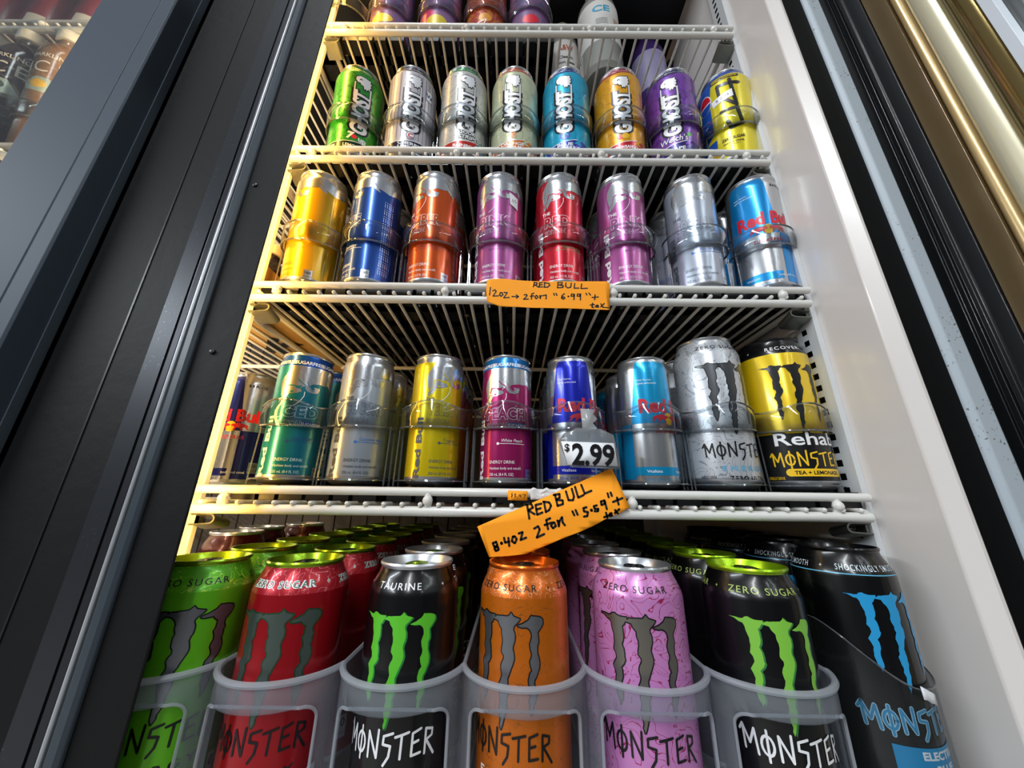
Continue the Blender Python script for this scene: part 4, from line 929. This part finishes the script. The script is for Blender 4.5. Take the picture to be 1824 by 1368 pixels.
S2 = [[(690, 345), (707, 450)], [(672, 342), (720, 335), (735, 365), (700, 385)], [(705, 390), (748, 416)], [(800, 335), (755, 345), (768, 420), (808, 403)], [(762, 380), (795, 370)], [(820, 320), (835, 400)], [(815, 320), (860, 325), (875, 350), (860, 385), (835, 398)],
      [(905, 265), (925, 350)], [(895, 268), (940, 260), (942, 288), (915, 305), (965, 310), (967, 338), (925, 352)], [(990, 240), (1010, 308), (1045, 308), (1052, 280), (1035, 220)], [(1060, 205), (1085, 288), (1127, 268)], [(1108, 190), (1135, 257), (1187, 235)],
      [(450, 630), (425, 640), (435, 665), (465, 670), (470, 690), (448, 700), (438, 682), (460, 655), (450, 630)], [(492, 640), (493, 642)], [(512, 600), (520, 635), (552, 628)], [(545, 600), (552, 662)], [(580, 590), (572, 625), (595, 640), (610, 610), (595, 588), (580, 590)],
      [(625, 565), (655, 555), (640, 615), (682, 598)], [(745, 527), (775, 510), (787, 535), (765, 597), (822, 570)], [(868, 448), (838, 462), (852, 532)], [(825, 500), (877, 482)], [(890, 480), (875, 505), (890, 525), (912, 508), (900, 480)], [(925, 465), (935, 510), (940, 470), (960, 440), (965, 480), (982, 502)],
      [(1040, 395), (1055, 425)], [(1065, 385), (1080, 420)], [(1148, 363), (1125, 370), (1130, 395), (1160, 400), (1155, 430), (1130, 435)], [(1187, 385), (1188, 387)], [(1228, 348), (1205, 355), (1212, 375), (1240, 375), (1238, 392), (1212, 394)],
      [(1288, 310), (1260, 318), (1265, 345), (1290, 335), (1288, 310), (1306, 377)], [(1312, 255), (1320, 285)], [(1335, 248), (1345, 275)], [(1385, 288), (1397, 342)], [(1353, 322), (1427, 292)],
      [(1300, 405), (1310, 445)], [(1285, 440), (1325, 423)], [(1332, 410), (1325, 430), (1345, 430), (1342, 408)], [(1370, 385), (1392, 412)], [(1402, 378), (1368, 408)]]
card('handwritten_note', 'tilted orange note hanging below the small cans over the orange lid, reading 5.59', 'note', [(305, 512), (1345, 60), (1484, 362), (1400, 412), (1300, 452), (1200, 508), (1090, 556), (960, 606), (830, 662), (760, 690), (680, 724), (540, 742), (396, 748)],
     780, 820, 4.343, -.0072, S2, .0019)
card('price_sticker', 'tiny orange price sticker on the fourth shelf rail reading 3.47', 'sticker', [(542, 233), (694, 238), (692, 312), (540, 308)], 780, 820, 4.343, -.0046,
     [[(575, 258), (568, 262), (578, 272), (568, 282)], [(574, 252), (572, 288)], [(592, 260), (604, 260), (594, 270), (604, 278), (592, 284)], [(616, 286), (617, 287)], [(630, 262), (628, 276), (644, 276)], [(641, 262), (641, 290)], [(656, 264), (680, 266), (662, 290)]], .0005)
# crumpled white tape next to it
q0 = at(945, 890, Y=-.0045); q1 = at(1002, 872, Y=-.0045); m = MB(); nx_, nz_ = 12, 5; rnd = random.Random(3); vs = []
for j in range(nz_ + 1):
    for i in range(nx_ + 1):
        vs.append((q0.x + (q1.x - q0.x) * i / nx_, -.0046 - rnd.uniform(0, .0016), q0.z + (q1.z - q0.z + .0015 * math.sin(i * 1.3)) * j / nz_))
m.add(vs, [(j * (nx_ + 1) + i, j * (nx_ + 1) + i + 1, (j + 1) * (nx_ + 1) + i + 1, (j + 1) * (nx_ + 1) + i) for j in range(nz_) for i in range(nx_)], mat('white_tape', '#d9d6d3', .6))
o = m.build('tape', smooth=20); sol = o.modifiers.new('t', 'SOLIDIFY'); sol.thickness = .0004; sol.offset = -1; tag(o, 'crumpled white tape on the fourth shelf rail beside the small orange sticker', 'tape')
# printed price card in a clear clip
def Wc(x, y, Y=-.0165):
    q = at(700 + x / 4.41, 590 + y / 4.41, Y=Y); return (q.x, q.z)
pcx, pcz = Wc(1550, 960)
pc = thing('price_card', 'white price card in a clear clip reading 2.99, hanging from a front stop', 'price tag', (pcx, -.0165, pcz))
def holder(outl, dy, mt, name, th):
    fm = lambda u, v, eps: (u - pcx, dy - eps, v - pcz)
    p = Print(fm, .02); p.poly([Wc(*q) for q in outl], mt, 0); o = p.build(name, pc); s = o.modifiers.new('t', 'SOLIDIFY'); s.thickness = th; s.offset = -1; return o
holder([(1300, 862), (1340, 805), (1440, 760), (1640, 770), (1735, 815), (1790, 1060), (1780, 1084), (1400, 1068), (1378, 1055)], .0006, clear('clear_card_sleeve', '#c9d0da', .20, .12), 'sleeve', .0008)
holder([(1320, 864), (1735, 880), (1766, 1060), (1371, 1050)], -.0002, mat('card_white', '#e8eaee', .5), 'card', .0004)
fm = lambda u, v, eps: (u - pcx, -.0004 - eps * 2, v - pcz)
p = Print(fm, .02)
a0, b0 = Wc(1400, 1040), Wc(1745, 1050); hh = Wc(1500, 880)[1] - Wc(1500, 1047)[1]
ang = math.atan2(Wc(1735, 880)[1] - Wc(1320, 864)[1], Wc(1735, 880)[0] - Wc(1320, 864)[0])
cc = Wc(1572, 966); p.text('2.99', cc[0], cc[1], hh, BLACK, 1, w=(b0[0] - a0[0]) * .98, bold=.03, rot=ang)
cc = Wc(1366, 912); p.text('$', cc[0], cc[1], hh * .36, BLACK, 1, bold=.02, rot=ang)
p.build('lettering', pc)
hk = holder([(1475, 605), (1590, 612), (1575, 650), (1608, 690), (1572, 720), (1606, 760), (1560, 800), (1545, 860), (1530, 800), (1495, 790)], .0012, clear('milky_clip', '#dcdfe6', .38, .2), 'clip', .0010)

# ------------------------------------------------------------------ goods on the top shelf
def top_can(name, base, blobs):
    root, fm, R, H = make_can(name, 'tall', base, ALU, ALU)
    p = Print(fm, .0028, .137)
    for kind, x, z, a, b, m_ in blobs:
        if kind == 'd': p.disc(x, z, a, b, m_, 1 + blobs.index((kind, x, z, a, b, m_)) % 4)
        else: p.stroke([(x + a * s, z + b * t) for s, t in kind], .0014, m_, 3)
    p.build('label_print', root); return root
LIL = line_art('lilac_swirl', '#77608a', '#a85a7c', 26, .2, .2); ORB = line_art('sunset_swirl', '#9c3426', '#b0702a', 22, .35, .2)
YY = ink('lemon_blob', '#c9b320'); MG = ink('magenta_blob', '#b0285e')
tc1 = top_can('drink_can', LIL, [('d', -.002, .034, .017, .009, YY), ('d', -.012, .010, .012, .006, MG)])
tc2 = top_can('drink_can', LIL, [('d', -.014, .038, .014, .016, MG), ('d', .002, .030, .016, .011, YY)])
tc3 = top_can('drink_can', ORB, [('d', .002, .036, .010, .009, ink('orange_blob', '#cf8a2a')), ([(0, 0), (.4, .7), (1, 1), (.7, .2), (.6, 0)], -.020, .006, .024, .026, WHITE)])
tc4 = top_can('drink_can', LIL, [('d', .000, .034, .013, .009, REDP), ([(0, 0), (.5, .6), (1, .5)], -.018, .014, .026, .010, MG)])
for pr, lb, px in ((tc1, 'lilac can with a yellow patch, leftmost on the top shelf', 706), (tc2, 'lilac can with magenta and yellow patches on the top shelf', 790), (tc3, 'orange-red can with a white outline on the top shelf', 868), (tc4, 'lilac can with a red patch on the top shelf', 943)):
    x = at(px, 25, Y=.044).x
    place(pr, (x, .044, RAIL[0] + .0066), lb, 'cans on the top shelf', 0, 5)
    tray((x, .044, RAIL[0] + .0066), 5, .033, .0372, 'ring', RAIL[0] - .0088, 'clear-fronted black pusher tray under the ' + lb.split(',')[0].replace(' on the top shelf', ''), 'pusher trays on the top shelf', .3)
x = at(634, 25, Y=.044).x
tray((x, .044, RAIL[0] + .0066), 5, .033, .0372, 'ring', RAIL[0] - .0088, 'empty pusher tray with clear front stop at the left end of the top shelf', 'pusher trays on the top shelf', .3)
o = MB().box((x - .024, .078, RAIL[0] + .0068), (x + .020, .081, RAIL[0] + .125), mat('beige_cardboard', '#a08a5c', .8)).build('cardboard', bevel=.0004); o.location.z = .0035
tag(o, 'beige cardboard sheet standing in the empty tray of the top shelf', 'cardboard')
def bottle(name, R, H, liquid, label_m, lab, cap, glassy, texts=None):
    root = link(bpy.data.objects.new(name, None)); root.empty_display_size = .01
    sh = H - (.055 if label_m is None and R < .03 else .075)
    prof = [(.010, .004, liquid), (R * .55, .0, liquid), (R * .85, .001, liquid), (R, .009, liquid), (R, sh, liquid)] + [(R * a_ + .0135 * (1 - a_), sh + (H - .023 - sh) * b_, liquid) for a_, b_ in ((.93, .24), (.65, .56), (.22, .85), (0, 1))] + [(.0135, H - .0225, liquid), (.0130, H - .014, liquid)]
    MB().lathe(prof, 40).build('bottle_body', root)
    MB().lathe([(.0166, H - .016, cap), (.0170, H - .015, cap), (.0170, H - .001, cap), (.0160, H, cap), (.001, H, cap)], 32).build('cap', root)
    side = [(R, .009), (R, sh)]; fm = can_map(side); p = Print(fm, .0028)
    if label_m: p.rect(-PI * R, lab[0], PI * R, lab[1], label_m, 0)
    if texts: texts(p)
    if p.mb.f: p.build('label_print', root)
    return root
CLQ = mat('clear_water', '#8f908a', .12, .0, .5); CAPW = mat('white_cap', '#c9c4b8', .4)
PAP = mat('white_paper_label', '#c3c1bc', .6); NVY = ink('dark_text', '#2a2c3a'); TANR = ink('brick_print', '#a5482c')
wb = bottle('bottle', .036, .245, CLQ, PAP, (.060, .165), CAPW, True, lambda p: (p.text('CE', -.003, .142, .016, ink('aqua_text', '#3f9cc0'), 2, w=.03, bold=.03), [p.rect(-.014, .113 - .004 * j, .006, .114 - .004 * j, NVY, 2) for j in range(4)], [p.rect(.018 + .003 * j, .103, .0195 + .003 * j, .120, TANR, 2) for j in range(4)], p.text('Cream', .020, .093, .006, NVY, 2, bold=.02), p.text('Soda', .020, .083, .006, NVY, 2, bold=.02)))
xw = at(1072, 95, Y=.065).x
place(wb, (xw, .075, RAIL[0] - .0088), 'clear bottle with a white paper label and aqua letters on the top shelf', 'bottles on the top shelf', 0, 0, cat='bottle')
rb = bottle('bottle', .031, .23, CLQ, PAP, (.055, .15), CAPW, True, lambda p: (p.text('A&W', .0, .128, .015, TANR, 2, w=.03, bold=.03), p.text('Classic', .0, .102, .008, NVY, 2, w=.026, bold=.03), p.text('Root Beer', .0, .088, .008, NVY, 2, w=.034, bold=.03), p.rect(-.013, .074, .013, .075, NVY, 2), p.rect(-.011, .070, .011, .071, NVY, 2)))
place(rb, (at(1010, 110, Y=.08).x, .118, RAIL[0] - .0088), 'bottle with white label and dark serif lettering, seen through the top shelf wires', 'bottles on the top shelf', 0, 0, cat='bottle')
PUR = mat('purple_drink', '#3b2560', .2, 0, .5); PL = mat('pale_purple_label', '#8a84a6', .4)
pb = bottle('bottle', .031, .225, PUR, PL, (.045, .14), mat('dark_cap', '#2a2730', .4), True, lambda p: ([p.rect(-.02, .06 + .008 * j, .018, .063 + .008 * j, NVY, 2) for j in range(6)], p.text('GRAPE', 0, .125, .012, WHITE, 2, w=.03)))
for px, py, Yb, lb in ((1172, 130, .125, 'purple bottle with pale striped label on the top shelf, tallest of the purple ones'), (1128, 150, .185, 'dark purple bottle left of the striped one on the top shelf'), (1222, 150, .170, 'purple bottle nearest the right wall on the top shelf')):
    place(pb, (at(px, py, Y=Yb - .03).x, Yb, RAIL[0] - .0088), lb, 'bottles on the top shelf', random.choice((0, 70, -60)), 0, cat='bottle')

# ------------------------------------------------------------------ left bay seen past the mullion and through its closed door
DK = mat('dark_cherry_drink', '#22101a', .15, 0, .6); PKD = mat('peach_tan_drink', '#7a5a3e', .2, 0, .5)
def ice(p):
    p.text('SPARKLING', 0, .160, .0062, CAPW, 2, w=.044, bold=.02); p.text('I', -.019, .141, .017, CAPW, 2, bold=.03); p.text('C', -.004, .141, .019, CAPW, 2, bold=.0); p.text('E', .017, .141, .019, CAPW, 2, bold=.0)
    pts = [(-.018, .112), (-.006, .123), (.008, .122), (.020, .103), (.004, .099), (-.014, .101)]
    p.poly(pts, ink('ice_grey', '#8fa098'), 2)
def bt(liq, hexf, nm):
    return bottle('bottle', .0275, .222, liq, None, None, CAPW, True, lambda p: (ice(p), p.disc(-.002, .112, .009, .0065, ink(nm, hexf), 3)))
b1 = bt(DK, '#1f2a1c', 'fruit_dark'); b2 = bt(PKD, '#c9a028', 'fruit_yellow')
for pr, px, py, lb in ((b1, 44, 105, 'dark cherry coloured bottle with white lettering in the left bay, middle of three'), (b2, 116, 105, 'tan bottle with yellow fruit picture beside the slate door frame'), (b1, -28, 105, 'dark bottle cut off by the left edge of the view')):
    xx = at(px, py, Y=.01).x
    place(pr, (xx, .037, RAIL[1] + .0048), lb, 'bottles in the left bay', 20, 7, cat='bottle')
    tray((xx, .037, RAIL[1] + .0046), 7, .0275, .0285, 'ring', RAIL[1] - .0088, 'left bay tray under the ' + lb.split(' in the')[0].split(' with')[0].split(' cut')[0], 'trays in the left bay', .3)
PINKD = mat('berry_drink', '#7a2c38', .3, 0, .4)
pk = bottle('bottle', .034, .22, PINKD, None, None, CAPW, True, lambda p: p.rect(-.012, .006, .010, .040, PAP, 1))
for j in range(5):
    place(pk, (-.55 - j * .076, .044, RAIL[0] + .0066), '%s berry red bottle from the right on the top shelf of the left bay' % ['first', 'second', 'third', 'fourth', 'fifth'][j], 'berry red bottles in the left bay', 20, 0, cat='bottle')
# dark cola bottles and a printed carton at the left bay's right end
COLA = mat('cola_drink', '#1a0f0a', .15, 0, .6)
cb = bottle('bottle', .033, .150, COLA, None, None, mat('tan_cap', '#b99a62', .5), True)
for j in range(2): place(cb, (-.385 - .07 * j, .118, RAIL[2] - .0088), 'dark cola bottle with tan cap, %s the left bay\'s third shelf' % ('at the right end of' if j == 0 else 'further left on'), 'cola bottles in the left bay', 0, 0, cat='bottle')
CT = mat('tan_carton', '#b08c50', .75)
ct = thing('carton', 'flat tan carton with black printing, lying above the small navy can', 'carton', (-.352, .17, RAIL[2] - .0088))
MB().box((-.036, -.145, 0), (.044, .16, .05), CT).build('box', ct, bevel=.001)
p = Print(lambda u, v, eps: (-u, v, -eps * 2), 1)
p.text('K', .0, -.02, .06, BLACK, 1, w=.05, bold=.05, rot=2.5); p.text('DF', -.005, -.12, .012, BLACK, 1, bold=.03, rot=.4); p.disc(-.01, .10, .03, .03, BLACK, 1); p.disc(-.008, .10, .018, .018, CT, 2)
p.build('printing', ct)
# red cans deep in the left bay behind the bottom row
rc = make_can('drink_can', 'tall', paint('can_shaded_red', '#3d0c09'), ALU, ALU)[0]  # red darkened to carry the shade deep in the bay
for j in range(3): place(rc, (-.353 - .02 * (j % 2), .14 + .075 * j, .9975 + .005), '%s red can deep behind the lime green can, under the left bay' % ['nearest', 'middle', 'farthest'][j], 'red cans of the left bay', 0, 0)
o = copy_tree(sh0); o.location = (-.626, 0, .9975 + .0130); tag(o, 'bottom wire shelf of the left bay behind the mullion', 'shelf', 'wire shelves of the left bay')
